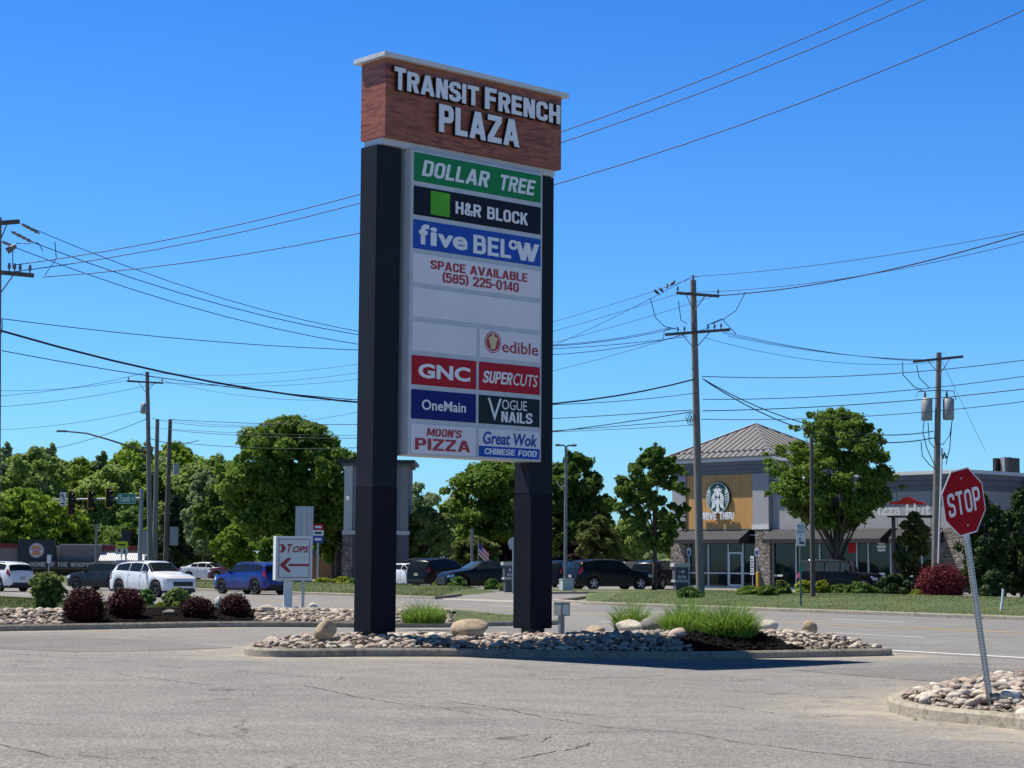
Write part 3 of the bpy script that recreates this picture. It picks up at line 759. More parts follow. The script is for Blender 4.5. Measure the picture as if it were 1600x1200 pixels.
def bar(x0, x1, y0, y1, l0, l1, mb):
    o = Vector((bx, bz)); P = [o+nx*x0+axis*l0, o+nx*x1+axis*l0, o+nx*x1+axis*l1, o+nx*x0+axis*l1]
    return mb.prism([tuple(q) for q in P], y0, y1)
LS = math.hypot(tx-bx, tz-bz)
pm = MB(); bar(-.026, .026, -.024, .028, -.2, LS, pm)
q = .03
while q < LS-.75:
    k_ = len(pm.mi); bar(-.007, .007, -.0252, -.0243, q, q+.014, pm); bar(-.0272, -.0263, -.001, .013, q, q+.014, pm); q += .036
    for f_ in range(k_, len(pm.mi)): pm.mi[f_] = 1
pm.build('post', [M_GALV, M_HOLE], st)
oc = Vector((bx, bz))+axis*(Vector((stl(cx, cy)[0]/math.cos(R(39))-bx, stl(cx, cy)[1]-bz)).dot(axis))
def octo(r): return [(oc.x+r*math.cos(R(22.5+45*i))*nx.x+r*math.sin(R(22.5+45*i))*axis.x, oc.y+r*math.cos(R(22.5+45*i))*nx.y+r*math.sin(R(22.5+45*i))*axis.y) for i in range(8)]
RO = .405
bl = MB().prism(octo(RO), -.031, -.027).build('border', M_SWHITE, st, fix=True)
MB().prism(octo(RO*.955), -.0335, -.0315).build('face', M_SRED, st)
tmp = MB(); btext(tmp, 'STOP', 0, 1, 0, 1, 0, depth=1, s=.15, gap=.12); V, F = [(v[0], v[2], -v[1]) for v in tmp.v], tmp.f; mb = MB()
mb.add([tuple(((oc+nx*((v[0]-.5)*.59)+axis*((v[1]-.5)*.265)).x, -.0338-.002*v[2], (oc+nx*((v[0]-.5)*.59)+axis*((v[1]-.5)*.265)).y)) for v in V], F)
mb.build('lettering', M_SWHITE, st, fix=False)
for l in (-.27, .27):
    c = oc+axis*l; MB().disc(c.x, c.y, .012, -.040, -.0336, 8).build('bolt', M_GALV, st)

# ------------------------------------------------------------------ boulders
def bpix(label, px, py, Y, wpx, hpx, m, seed, sink=.0, chops=7, tilt=0.0, rotz=0.0, grp=None):
    p = at(px, py, Y); sx = wpx/2*Y/FPX; sz = hpx/1.72*Y/FPX
    return boulder(label, (p.x, p.y, p.z+.015), (sx, sx*.8, sz), m, seed, grp, rotz, chops, tilt)
G_B = 'boulders set in the planting beds'
bpix('big angular tan boulder left of the tall sign column', 509, 1004, isl.at(509, 1004).y, 40, 36, M_TAN, 21, chops=11, grp=G_B)
bpix('long low brown boulder between the two sign columns', 734, 998, isl.at(734, 998).y, 62, 31, M_TAN, 33, chops=4, grp=G_B)
bpix('flat tan boulder behind the grey utility box', 929, 992, isl.at(929, 992).y, 36, 13, M_TAN, 35, chops=5, grp=G_B)
bpix('pale slanted boulder at left foot of the tall grass', 984, 989, isl.at(984, 989).y, 54, 20, M_PALE, 36, chops=5, tilt=-.2, grp=G_B)
bpix('dark grey boulder touching the tall grass', 1022, 988, isl.at(1022, 988).y-.6, 44, 25, M_GREY, 37, chops=6, grp=G_B)
bpix('smooth pinkish boulder lying at the edge of black mulch', 1060, 1003, isl.at(1060, 1003).y-.15, 34, 21, M_PINK, 38, chops=3, tilt=.15, grp=G_B)
bpix('pale flat boulder right of the tall grass', 1199, 986, isl.at(1199, 986).y-.3, 34, 17, M_PALE, 39, chops=4, grp=G_B)
bpix('round tan boulder like a ball near the island tip', 1265, 993, isl.at(1265, 993).y, 24, 22, M_TAN, 40, chops=3, grp=G_B)
bpix('white boulder between two dark red shrubs', 346, 955, lbed.at(346, 955).y, 24, 24, M_WHITE, 41, chops=8, grp=G_B)
bpix('grey boulder behind the leafy green shrub', 65, 962, lbed.at(65, 962).y, 18, 9, M_GREY, 42, grp=G_B)
bpix('small pale boulder beside the leafy green shrub', 96, 964, lbed.at(96, 964).y, 15, 10, M_PALE, 43, grp=G_B)
bpix('grey boulder among the small green plants', 263, 962, lbed.at(263, 962).y, 22, 9, M_GREY, 44, grp=G_B)
bpix('pale boulder left of the white sign post', 416, 958, lbed.at(416, 958).y, 26, 12, M_PALE, 45, grp=G_B)
bpix('white pointed boulder right of the white sign post', 489, 954, lbed.at(489, 954).y, 16, 11, M_WHITE, 46, grp=G_B)
bpix('blocky white boulder behind the stop sign post', 1583, 1100, gt(1583, 1103, .16).y, 50, 22, M_WHITE, 47, chops=9, grp=G_B)

# ------------------------------------------------------------------ plants: leaves spread through clumped volumes
def leafcloud(clumps, n, size, seed, shell=.45, droop=.25, aspect=1.6):
    """clumps: array of (x,y,z,rx,ry,rz). Returns V,F of small folded leaves"""
    rng = np.random.default_rng(seed); C = np.asarray(clumps, float)
    wgt = (C[:, 3]*C[:, 5])**1.0; wgt /= wgt.sum()
    k = rng.choice(len(C), n, p=wgt); d = rng.normal(size=(n, 3)); d /= np.linalg.norm(d, axis=1)[:, None]
    d[:, 2] = np.where(rng.random(n) < .28, np.abs(d[:, 2]), d[:, 2])
    r = shell+(1.0-shell)*rng.random(n)**.6+np.abs(rng.normal(0, .16, n))*(rng.random(n) < .6)
    P = C[k, :3]+d*r[:, None]*C[k, 3:6]
    nr = d*.8+rng.normal(size=(n, 3))*.55+np.array([0, 0, .45]); nr /= np.linalg.norm(nr, axis=1)[:, None]
    a = np.cross(nr, rng.normal(size=(n, 3))); a /= np.linalg.norm(a, axis=1)[:, None]; a[:, 2] -= droop; a /= np.linalg.norm(a, axis=1)[:, None]
    b = np.cross(nr, a); b /= np.linalg.norm(b, axis=1)[:, None]
    s = size*(.55+.9*rng.random(n))[:, None]
    V = np.empty((n, 4, 3)); V[:, 0] = P-a*s*.5*aspect; V[:, 1] = P+b*s*.5-nr*s*.12; V[:, 2] = P+a*s*.5*aspect; V[:, 3] = P-b*s*.5+nr*s*.08
    F = np.arange(n*4).reshape(n, 4); return V.reshape(-1, 3), F
LEAF = {
 'maple': leafmat('broadleaf foliage', (0.0897, 0.1719, 0.0239), (0.157, 0.2467, 0.0359), (0.2392, 0.3289, 0.0598)),
 'deep': leafmat('deep green foliage', (0.0673, 0.1375, 0.0269), (0.1196, 0.1943, 0.0359), (0.1794, 0.2541, 0.0538)),
 'bright': leafmat('spring green foliage', (0.1518, 0.253, 0.0228), (0.2277, 0.3289, 0.038), (0.291, 0.3921, 0.0569)),
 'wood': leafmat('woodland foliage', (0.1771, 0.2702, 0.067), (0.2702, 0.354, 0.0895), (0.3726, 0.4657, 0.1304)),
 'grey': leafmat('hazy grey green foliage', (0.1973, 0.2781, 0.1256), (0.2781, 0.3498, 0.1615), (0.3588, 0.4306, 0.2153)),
 'spruce': leafmat('needle foliage', (.022, .045, .02), (.038, .068, .03), (.06, .09, .04), .1),
 'arbor': leafmat('arborvitae foliage', (0.0288, 0.0576, 0.0168), (0.0552, 0.0912, 0.024), (0.09, 0.132, 0.036), .15),
 'olive': leafmat('olive foliage', (0.102, 0.138, 0.0336), (0.156, 0.186, 0.048), (0.216, 0.24, 0.072)),
 'purple': leafmat('purple leaf foliage', (.03, .015, .02), (.045, .02, .028), (.06, .028, .035)),
 'barb': leafmat('barberry foliage', (.028, .009, .010), (.062, .014, .017), (.12, .024, .028), .2),
 'barb2': leafmat('fresh barberry foliage', (.09, .012, .018), (.18, .024, .034), (.26, .045, .05), .2),
 'shrub': leafmat('shrub foliage', (0.1368, 0.1944, 0.0504), (0.216, 0.2736, 0.072), (0.3168, 0.3744, 0.1152)),
 'gold': leafmat('golden shrub foliage', (.22, .27, .025), (.30, .34, .035), (.38, .40, .05)),
 'hosta': leafmat('perennial foliage', (.07, .15, .03), (.11, .21, .045), (.16, .27, .07)),
}
M_BARK = mat('brown bark', (.085, .065, .05), .9, var=.35, vs=6, bmp=.8, bs=12, stretch=(1, 1, .25))
def clumpset(rng, W, H, z0, n, rr=(.16, .26), power=.5, shape='round'):
    out = []
    for i in range(n):
        u = rng.random(); a = rng.uniform(0, 6.283)
        z = rng.random()
        if shape == 'round': prof = math.sqrt(max(.02, 1-(2*z-.92)**2*.98))
        elif shape == 'oval': prof = math.sin(math.pi*min(1, max(.03, z*.93+.05)))**.75
        elif shape == 'cone': prof = (1-z)**.85+.06
        elif shape == 'dome': prof = math.sqrt(max(.03, 1-(max(0, z-.22)/.8)**2))
        elif shape == 'column': prof = min(1, (1-z)*2.6)**.8*min(1, .75+z)
        elif shape == 'vase': prof = (.35+.9*z) if z < .65 else math.sqrt(max(.05, 1-((z-.6)/.42)**2))*.95
        r = prof*u**power; s = rng.uniform(*rr)*(.75+.25*prof)
        out.append((math.cos(a)*r*W/2*.86, math.sin(a)*r*W/2*.86, z0+H*(.06+.88*z), s*W*.5, s*W*.5, s*min(H, W)*.42))
    return out
def tree(name, label, loc, W, Htop, Hbase, leaf, nleaf, size, seed, nclump=46, shape='round', group=None, trunk=.2, rr=(.2, .36), bark=None, tz0=-.3, limbs=9, power=.5, shell=.4, cat='tree', low=.75):
    rng = np.random.default_rng(seed); H = Htop-Hbase
    t = thing(name, label, cat, loc, 0, group)
    cl = clumpset(rng, W, H, Hbase, int(nclump*1.5), (rr[0]*.72, rr[1]*.80), power, shape)
    cl += [(x+rng.normal(0, .05*W), y+rng.normal(0, .05*W), z+rng.normal(0, .03*H), r*.45, r*.45, q*.5) for x, y, z, r, _, q in cl for _k in range(2)]
    V, F = leafcloud(cl, int(nleaf*2.3), size*.64, seed+1, shell)
    fastmesh('crown', V, F, LEAF[leaf], t)
    mb = MB(); j = rng.normal(0, .05, 6)
    top = Hbase+H*(.55 if shape not in ('cone', 'column') else .92)
    sp = [(0, 0, tz0), (j[0]*W*.1, j[1]*W*.1, Hbase*.6), (j[2]*W*.3, j[3]*W*.3, Hbase+H*.22), (j[4]*W*.5, j[5]*W*.5, top)]
    mb.tube(sp, [trunk*1.25, trunk*.9, trunk*.7, trunk*.18], 8)
    for q in range(limbs):
        c = cl[int(rng.integers(len(cl)))]; z = Hbase*low+(min(c[2], top)-Hbase*low)*rng.uniform(.1 if low > .5 else 0, .6 if low > .5 else .25)
        a = (0, 0, z); m = (c[0]*.45, c[1]*.45, z+(c[2]-z)*.6)
        mb.tube([a, m, (c[0], c[1], c[2])], [trunk*.42, trunk*.26, trunk*.06], 5, cap=False)
    mb.build('trunk', bark or M_BARK, t, fix=False)
    return t
def treepx(name, label, px, Y, wpx, ytop, ycrown, leaf, nleaf, size, seed, **k):
    p = place(px, Y); W = wpx*Y/FPX
    return tree(name, label, p, W, zat(px, ytop, Y)-p.z, zat(px, ycrown, Y)-p.z, leaf, nleaf, size, seed, **k)
# -- dense woodland behind the burger building: four kinds, copied
rw = random.Random(77); G_W = 'woodland trees standing in a row behind the low restaurant'
protos = []
WL = ['tall loose crowned tree with see-through upper branches in the row behind the dark restaurant', 'broad pale green tree in the row behind the dark restaurant', 'narrow upright tree with grey green leaves in the row behind the dark restaurant', 'lumpy mid green tree in the row behind the dark restaurant']
specs = [(9, 13.5, 2.0, 'wood', 5200, .42, 'oval', 30), (11, 12.5, 1.5, 'bright', 5600, .42, 'round', 34), (7, 13.5, 1.5, 'grey', 4200, .40, 'oval', 26), (10, 12, 1.2, 'wood', 5600, .42, 'round', 32)]
wood = []
for i, px in enumerate(range(-30, 376, 18)):
    Y = 205+rw.uniform(0, 26); k = i % 4
    p = place(px+rw.uniform(-6, 6), Y)
    top = zat(px, 700+rw.uniform(-12, 22)+(14 if px > 280 else 0), Y)-p.z
    if i < 4:
        W, Hh, hb, lf, nl, sz, shp, nc = specs[k]
        t = tree('woodland_tree', WL[k], p, W, Hh, hb, lf, nl, sz, 300+i, nclump=nc, shape=shp, group=G_W, rr=(.17, .30), trunk=.22, power=.42)
        protos.append((t, Hh)); t.scale = (top/Hh*.95, top/Hh*.95, top/Hh)
    else:
        t, Hh = protos[k]; s = top/Hh; dup(t, p, rw.uniform(0, 6.28), (s*rw.uniform(.95, 1.2), s*1.05, s))
# lower understory in the woodland
ut = tree('understory_tree', 'low dark green bushy tree under the woodland row', place(20, 198), 7.5, 6.2, .3, 'deep', 3600, .38, 341, nclump=26, group='low bushy trees under the woodland row', rr=(.26, .4), trunk=.12)
for i, px in enumerate((70, 118, 165, 215, 262, 305, 350)):
    dup(ut, place(px, 196+rw.uniform(-3, 6)), rw.uniform(0, 6), (1, 1, rw.uniform(.8, 1.15)))
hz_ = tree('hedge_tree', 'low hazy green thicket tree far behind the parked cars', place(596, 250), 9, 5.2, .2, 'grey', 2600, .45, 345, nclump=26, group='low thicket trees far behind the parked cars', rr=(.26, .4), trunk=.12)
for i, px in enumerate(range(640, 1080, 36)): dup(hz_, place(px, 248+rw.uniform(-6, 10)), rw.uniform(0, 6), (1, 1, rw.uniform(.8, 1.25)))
treepx('broadleaf_tree', 'bright spring green rounded tree at far left behind the dark restaurant', 38, 190, 175, 762, 862, 'bright', 9000, .42, 350, nclump=50, trunk=.25)
treepx('broadleaf_tree', 'spring green young tree left of the bright rounded tree group', 112, 192, 60, 800, 868, 'bright', 3000, .36, 351, nclump=24, trunk=.12)
treepx('spruce_tree', 'dark spruce right of the tall wooden poles', 268, 172, 66, 772, 885, 'spruce', 6500, .26, 352, nclump=60, shape='cone', trunk=.14)
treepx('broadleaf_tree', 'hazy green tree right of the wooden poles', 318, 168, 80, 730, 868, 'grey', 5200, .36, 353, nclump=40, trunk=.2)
# -- the big dense trees left of the sign
treepx('broadleaf_tree', 'huge dense dark green rounded tree left of the tall sign', 448, 150, 226, 646, 852, 'maple', 26000, .34, 360, nclump=95, trunk=.42, rr=(.15, .27), power=.42, shell=.55)
treepx('broadleaf_tree', 'dense dark green tree whose crown meets the left sign column', 528, 158, 150, 694, 862, 'deep', 13000, .34, 361, nclump=60, trunk=.3, rr=(.18, .3))
treepx('broadleaf_tree', 'dark lower tree at the left flank of the huge rounded tree', 345, 156, 90, 745, 872, 'deep', 7000, .34, 362, nclump=44, trunk=.2)
treepx('broadleaf_tree', 'light green small tree in front of the huge rounded tree', 366, 140, 78, 818, 894, 'bright', 4800, .26, 363, nclump=36, trunk=.1, rr=(.22, .36))
treepx('broadleaf_tree', 'small leafy tree directly behind the blue car', 432, 138, 80, 836, 896, 'maple', 3800, .26, 364, nclump=30, trunk=.1)
treepx('broadleaf_tree', 'leafy tree between arrow sign and left sign column', 520, 162, 80, 800, 880, 'maple', 4200, .3, 365, nclump=32, trunk=.15)
# -- seen between and right of the columns
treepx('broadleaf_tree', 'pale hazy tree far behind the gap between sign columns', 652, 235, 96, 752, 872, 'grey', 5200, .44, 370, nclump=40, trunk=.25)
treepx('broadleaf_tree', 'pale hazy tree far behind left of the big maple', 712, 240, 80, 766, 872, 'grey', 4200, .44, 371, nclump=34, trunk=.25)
treepx('broadleaf_tree', 'olive green young tree in the gap beside the left sign column', 664, 142, 112, 792, 878, 'shrub', 6500, .30, 372, nclump=40, trunk=.14, rr=(.2, .34))
treepx('broadleaf_tree', 'big green maple in the gap left of the right sign column', 776, 152, 186, 712, 862, 'maple', 17000, .32, 373, nclump=70, trunk=.3, rr=(.17, .3))
treepx('broadleaf_tree', 'low olive tree under the big maple between sign columns', 742, 146, 86, 838, 890, 'olive', 4000, .28, 374, nclump=30, trunk=.1)
treepx('broadleaf_tree', 'tall dense tree just right of the right sign column', 900, 156, 128, 704, 872, 'deep', 15000, .33, 375, nclump=70, trunk=.32, rr=(.17, .3), shape='oval')
treepx('broadleaf_tree', 'dense dark tree behind the parking lot lamp', 868, 164, 92, 726, 872, 'maple', 8500, .34, 376, nclump=50, trunk=.3)
treepx('broadleaf_tree', 'small drooping olive tree right of the parking lot lamp', 935, 138, 76, 806, 880, 'olive', 5200, .26, 377, nclump=36, trunk=.12, rr=(.22, .36))
treepx('purple_tree', 'dark purple leaved shrub tree behind the black parked car', 903, 150, 80, 846, 888, 'purple', 3600, .28, 378, nclump=28, trunk=.1)
treepx('purple_tree', 'dark purple shrub tree beside the right sign column', 788, 150, 40, 848, 888, 'purple', 1900, .26, 379, nclump=18, trunk=.08)
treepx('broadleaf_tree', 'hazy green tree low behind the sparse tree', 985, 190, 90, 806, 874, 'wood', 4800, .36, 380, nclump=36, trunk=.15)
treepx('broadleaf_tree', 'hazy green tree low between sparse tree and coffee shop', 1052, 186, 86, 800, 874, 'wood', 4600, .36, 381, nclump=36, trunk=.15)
treepx('street_tree', 'open sparse tree with sky gaps left of the coffee shop', 1022, 112, 138, 690, 866, 'deep', 9500, .21, 382, nclump=80, trunk=.14, rr=(.11, .19), shape='oval', power=.4, limbs=14)
# -- right side
treepx('street_tree', 'broad dense tree in front of the coffee shop wing', 1307, 104, 226, 634, 834, 'maple', 21000, .19, 390, nclump=105, trunk=.20, rr=(.12, .21), shape='oval', power=.40, limbs=24, shell=.35, low=.38)
treepx('street_tree', 'slim light green young tree under the hut shaped restaurant sign', 1430, 103, 66, 798, 906, 'olive', 5000, .17, 391, nclump=34, trunk=.07, shape='column', rr=(.24, .38))
G_A = None
treepx('arborvitae', 'dark arborvitae right behind the stop sign', 1536, 90, 92, 764, 926, 'arbor', 11000, .13, 392, nclump=80, trunk=.1, shape='column', rr=(.2, .32))
treepx('arborvitae', 'tall dark arborvitae at the right picture edge', 1596, 92, 84, 760, 930, 'arbor', 11000, .13, 393, nclump=80, trunk=.1, shape='column', rr=(.2, .32))
treepx('arborvitae', 'lower dark arborvitae between the two tall ones', 1566, 94, 60, 815, 934, 'arbor', 6000, .13, 394, nclump=50, trunk=.1, shape='column', rr=(.22, .34))

treepx('arborvitae', 'dark arborvitae just outside the right picture edge', 1662, 92, 84, 764, 932, 'arbor', 7000, .15, 395, nclump=60, trunk=.1, shape='column', rr=(.2, .32))
treepx('broadleaf_tree', 'green tree standing beyond the right picture edge', 1790, 120, 170, 690, 850, 'maple', 9000, .3, 396, nclump=50, trunk=.2)

def shrub(label, px, py, Y, wpx, hpx, leaf, n, size, seed, name='shrub', group=None, nclump=22, loc=None, shape='dome', stems=True):
    p = loc or at(px, py, Y); W = wpx*Y/FPX; H = hpx*Y/FPX; rng = np.random.default_rng(seed)
    t = thing(name, label, 'shrub', (p.x, p.y, p.z), 0, group)
    cl = clumpset(rng, W, H, 0, int(nclump*3), (.20, .34), .45, shape)
    if name == 'barberry': cl = [(0, 0, H*.45, W*.43, W*.43, H*.50)]*3+[(x*.9, y*.9, z*.92, a*.55, b*.55, c*.6) for x, y, z, a, b, c in cl]
    V, F = leafcloud(cl, int(n*2.0), size*.85, seed, .62 if name == 'barberry' else .25); V[:, 2] = np.maximum(V[:, 2], .01); fastmesh('foliage', V, F, LEAF[leaf], t)
    if stems:
        mb = MB()
        for q in range(7):
            c = cl[int(rng.integers(len(cl)))]; mb.tube([(c[0]*.08, c[1]*.08, -.08), (c[0]*.5, c[1]*.5, c[2]*.5), (c[0]*.9, c[1]*.9, c[2])], [.022, .016, .005], 5, cap=False)
        mb.build('stem', M_BARK, t, fix=False)
    return t
G_S = 'shrubs planted in the left mulch bed'
sY_ = lambda px, py: lbed.at(px, py).y
shrub('tall loose olive green shrub at the left end of the mulch', 72, 962, sY_(72, 961), 58, 66, 'shrub', 3000, .10, 401, group=G_S, shape='vase', nclump=30)
G_BB = 'clipped dark red barberry shrubs in the mulch bed'
shrub('largest dark red barberry next to the tall olive shrub', 131, 972, sY_(131, 971), 64, 52, 'barb', 7500, .045, 402, 'barberry', G_BB, 34)
shrub('dark red barberry in front of the white car', 196, 966, sY_(196, 965), 58, 44, 'barb', 6000, .045, 403, 'barberry', G_BB, 30)
shrub('flat dark red barberry left of the white boulder', 308, 966, sY_(308, 966), 54, 32, 'barb', 5000, .045, 404, 'barberry', G_BB, 30)
shrub('dark red barberry at the right end of the mulch', 366, 966, sY_(366, 963), 48, 36, 'barb', 5000, .045, 405, 'barberry', G_BB, 28)
shrub('small green leafy plant between red barberries', 229, 952, sY_(229, 952), 26, 30, 'hosta', 800, .085, 406, group=G_S)
shrub('mid green shrub with yellow leaves in front of the white car nose', 277, 956, sY_(277, 956), 46, 36, 'shrub', 1700, .085, 407, group=G_S)
shrub('little yellow green plant left of the mid green shrub', 250, 954, sY_(250, 954), 16, 13, 'gold', 300, .07, 408, group=G_S)
G_F = 'low shrubs along the far lawn'
for i, (lab, px, py, Y, wp, hp, lf) in enumerate([
    ('golden shrub right of the arrow sign', 503, 920, 126, 36, 17, 'gold'), ('golden shrub against the grey column foot', 536, 919, 126, 38, 18, 'gold'),
    ('small round green shrub left of the left sign column', 553, 921, 124, 18, 17, 'hosta'),
    ('first small green shrub right of the left sign column', 685, 920, 110, 20, 12, 'shrub'), ('larger light green shrub in front of the dark sedan', 716, 921, 108, 32, 19, 'hosta'),
    ('round clipped green shrub beside the exit sign', 769, 921, 106, 24, 16, 'hosta'), ('low green shrub at the foot of the exit sign', 787, 924, 104, 16, 13, 'shrub'),
    ('low juniper under the coffee shop door', 1172, 937, 84, 44, 20, 'maple'), ('low dark green shrub below the yellow bollard', 1200, 938, 82, 32, 22, 'maple'),
    ('yellow green shrub left of the truck route sign', 1222, 936, 84, 28, 28, 'shrub'), ('golden green shrub left of the short wooden pole', 1257, 934, 86, 34, 26, 'gold'),
    ('golden green shrub right of the short wooden pole', 1284, 934, 86, 26, 26, 'gold'), ('dark low shrub right of the tree trunk', 1345, 936, 88, 60, 26, 'deep'),
    ('dark round evergreen shrub left of the red barberry', 1398, 932, 92, 56, 34, 'arbor'), ('purple flowering clump beside the red barberry', 1434, 930, 90, 22, 24, 'purple'),
    ('light green grassy clump below the purple flowers', 1433, 934, 88, 26, 12, 'gold'), ('low ground shrub left of the middle utility pole', 1078, 934, 82, 40, 16, 'hosta'),
    ('dark shrub at the foot of the coffee shop tree', 1312, 936, 90, 44, 22, 'deep')]):
    shrub(lab, px, py, Y, wp, hp, lf, int(500+wp*hp*1.4), .12, 420+i, group=G_F, nclump=16, stems=False)
shrub('large rounded bright red topped barberry at the foot of the transformer pole', 1471, 938, 86, 74, 55, 'barb2', 9000, .07, 450, 'barberry', None, 40)
shrub('low arborvitae skirt left of the white lawn marker', 1552, 938, 86, 40, 46, 'arbor', 2600, .11, 451, group=None)

# -- ornamental grass clumps
def bladeclump(label, px, py, Y, wpx, hpx, n, seed, name='ornamental_grass', group='tall ornamental grass clumps'):
    p = at(px, py, Y); W = wpx*Y/FPX; H = hpx*Y/FPX; rng = np.random.default_rng(seed)
    V = []; F = []; sg = 4
    for i in range(n):
        a = rng.uniform(0, 6.283); r = math.sqrt(rng.random())*W*.34; x0 = math.cos(a)*r; y0 = math.sin(a)*r*.6
        b = a+rng.normal(0, .9); ln = H*rng.uniform(.45, 1.0)*(1.2-.45*r/(W*.34)); le = ln*rng.uniform(.15, .8)*(.4+r/(W*.34)); wd = rng.uniform(.007, .018); tw = rng.uniform(0, 3.14)
        k = len(V)
        for s in range(sg+1):
            q = s/sg; x = x0+math.cos(b)*le*q*q; y = y0+math.sin(b)*le*q*q; z = ln*(q-.32*q*q*le/ln*1.4); ww = wd*(1-q*.92)
            V += [(x-math.cos(tw)*ww, y-math.sin(tw)*ww, z-.03), (x+math.cos(tw)*ww, y+math.sin(tw)*ww, z-.03)]
        F += [(k+2*s, k+2*s+1, k+2*s+3, k+2*s+2) for s in range(sg)]
    o = fastmesh(name, V, F, LEAF['blade']); o.location = p; tag(o, label, 'ornamental grass', group); return o
LEAF['blade'] = leafmat('grass blade', (.14, .24, .03), (.21, .33, .05), (.29, .40, .10), .45)
LEAF['blade2'] = LEAF['blade']
bladeclump('smaller ornamental grass clump above the pale slanted boulder', 986, 986, isl.at(985, 986).y, 76, 66, 600, 461)
bladeclump('wide ornamental grass clump on the left of the mulch mound', 1075, 994, isl.at(1080, 992).y, 104, 72, 1500, 462)
bladeclump('wide ornamental grass clump on the right of the mulch mound', 1142, 998, isl.at(1140, 995).y, 108, 74, 1600, 463)
bladeclump('ornamental grass clump behind the gap between sign columns', 662, 972, lbed.at(662, 972).y, 96, 42, 1100, 464)
# weeds along the kerb by the stop sign
for i, (px, py) in enumerate([(1443, 1092), (1430, 1125), (1566, 1136), (1590, 1106)]):
    bladeclump(['little weed among the stones at the island tip', 'little weed growing at the kerb foot of the stop sign island', 'weed in the broken kerb right of the stop post', 'weed under the blocky white boulder'][i], px, py, gt(px, py, .13 if i in (0, 3) else 0).y-.05, 12, 9, 40, 470+i, 'weed', 'weeds along the kerb')

# ------------------------------------------------------------------ vehicles
def paint(name, c, rough=.28, coat=.6, spec=.5): return mat(name, c, rough, 0, .04, coat=coat, spec=spec)
M_CWHITE = paint('white car paint', (.78, .78, .78)); M_CBLUE = paint('blue car paint', (.005, .019, .19), .3, .4); M_CBLACK = paint('black car paint', (.005, .005, .006), .35, .12, .2)
M_CSLATE = paint('slate blue car paint', (.014, .021, .030), .4, .2, .25); M_CNAVY = paint('dark navy car paint', (.006, .008, .013), .35, .15, .2)
def glassmat(name, c, rough=.04):
    m, n, b = nodes(name); b.inputs['Base Color'].default_value = (*c, 1); b.inputs['Roughness'].default_value = rough
    b.inputs['Specular IOR Level'].default_value = .4; return m
M_CGLASS = glassmat('tinted car glass', (.012, .016, .018)); M_CGLASS2 = glassmat('clear car glass', (.04, .055, .06))
M_TYRE = mat('tyre rubber', (.018, .018, .019), .8, var=.2); M_RIM = mat('alloy rim', (.45, .46, .48), .3, .8, var=.06); M_DRIM = mat('dark alloy rim', (.05, .05, .055), .35, .5, var=.1)
M_TRIM = mat('black plastic trim', (.016, .016, .017), .55, var=.15); M_TAIL = mat('tail lamp lens', (.38, .01, .012), .15, var=.05, coat=1); M_HEAD = mat('headlamp lens', (.55, .58, .60), .1, var=.05, coat=1)
M_PLATE = mat('number plate', (.45, .42, .30), .5, var=.1); M_CHROME = mat('chrome', (.6, .6, .62), .15, .95, var=.03)
def interp(tab, t):
    for (a, u), (b, v) in zip(tab[:-1], tab[1:]):
        if t <= b: return u+(v-u)*((t-a)/(b-a) if b > a else 0)
    return tab[-1][1]
PROF = {
 'suv': dict(top=[(0, .30), (.004, .40), (.015, .50), (.05, .575), (.12, .61), (.245, .648), (.27, .665), (.40, .945), (.46, .985), (.56, 1), (.72, .99), (.86, .955), (.925, .92), (.945, .86), (.978, .66), (.99, .55), (1, .34)],
    belt=[(0, .5), (.2, .60), (.3, .635), (.9, .70), (.95, .66), (1, .5)], wh=(.188, .80), ws=(.282, .40), rg=(.935, .972), sg=[(.335, .445), (.455, .655), (.665, .765), (.775, .90)], wr=.215),
 'cross': dict(top=[(0, .32), (.004, .42), (.015, .52), (.05, .60), (.12, .635), (.235, .672), (.262, .69), (.385, .95), (.45, .985), (.55, 1), (.72, .985), (.84, .945), (.885, .91), (.90, .87), (.972, .66), (.988, .55), (1, .36)],
    belt=[(0, .5), (.2, .60), (.3, .65), (.86, .72), (.95, .66), (1, .5)], wh=(.19, .80), ws=(.275, .385), rg=(.89, .962), sg=[(.33, .44), (.45, .64), (.65, .86)], wr=.22),
 'sedan': dict(top=[(0, .34), (.005, .44), (.02, .53), (.06, .60), (.15, .645), (.27, .69), (.295, .71), (.43, .965), (.50, 1), (.62, .995), (.72, .95), (.86, .76), (.95, .74), (.975, .70), (.99, .55), (1, .36)],
    belt=[(0, .5), (.2, .62), (.3, .68), (.85, .735), (.95, .70), (1, .5)], wh=(.185, .79), ws=(.305, .43), rg=(.725, .85), sg=[(.36, .47), (.48, .625), (.635, .75)], wr=.235),
 'boxy': dict(top=[(0, .36), (.004, .46), (.012, .56), (.03, .61), (.2, .64), (.285, .645), (.30, .66), (.345, .95), (.38, .985), (.5, 1), (.8, 1), (.95, .985), (.972, .955), (.985, .62), (.993, .55), (1, .34)],
    belt=[(0, .5), (.2, .60), (.3, .635), (.95, .64), (1, .5)], wh=(.18, .78), ws=(.303, .343), rg=(.974, .984), sg=[(.345, .45), (.465, .64), (.655, .95)], wr=.235)}
PLAN = [(0, .64), (.006, .76), (.02, .86), (.06, .945), (.14, .985), (.25, 1), (.8, 1), (.92, .975), (.97, .92), (.99, .85), (1, .74)]
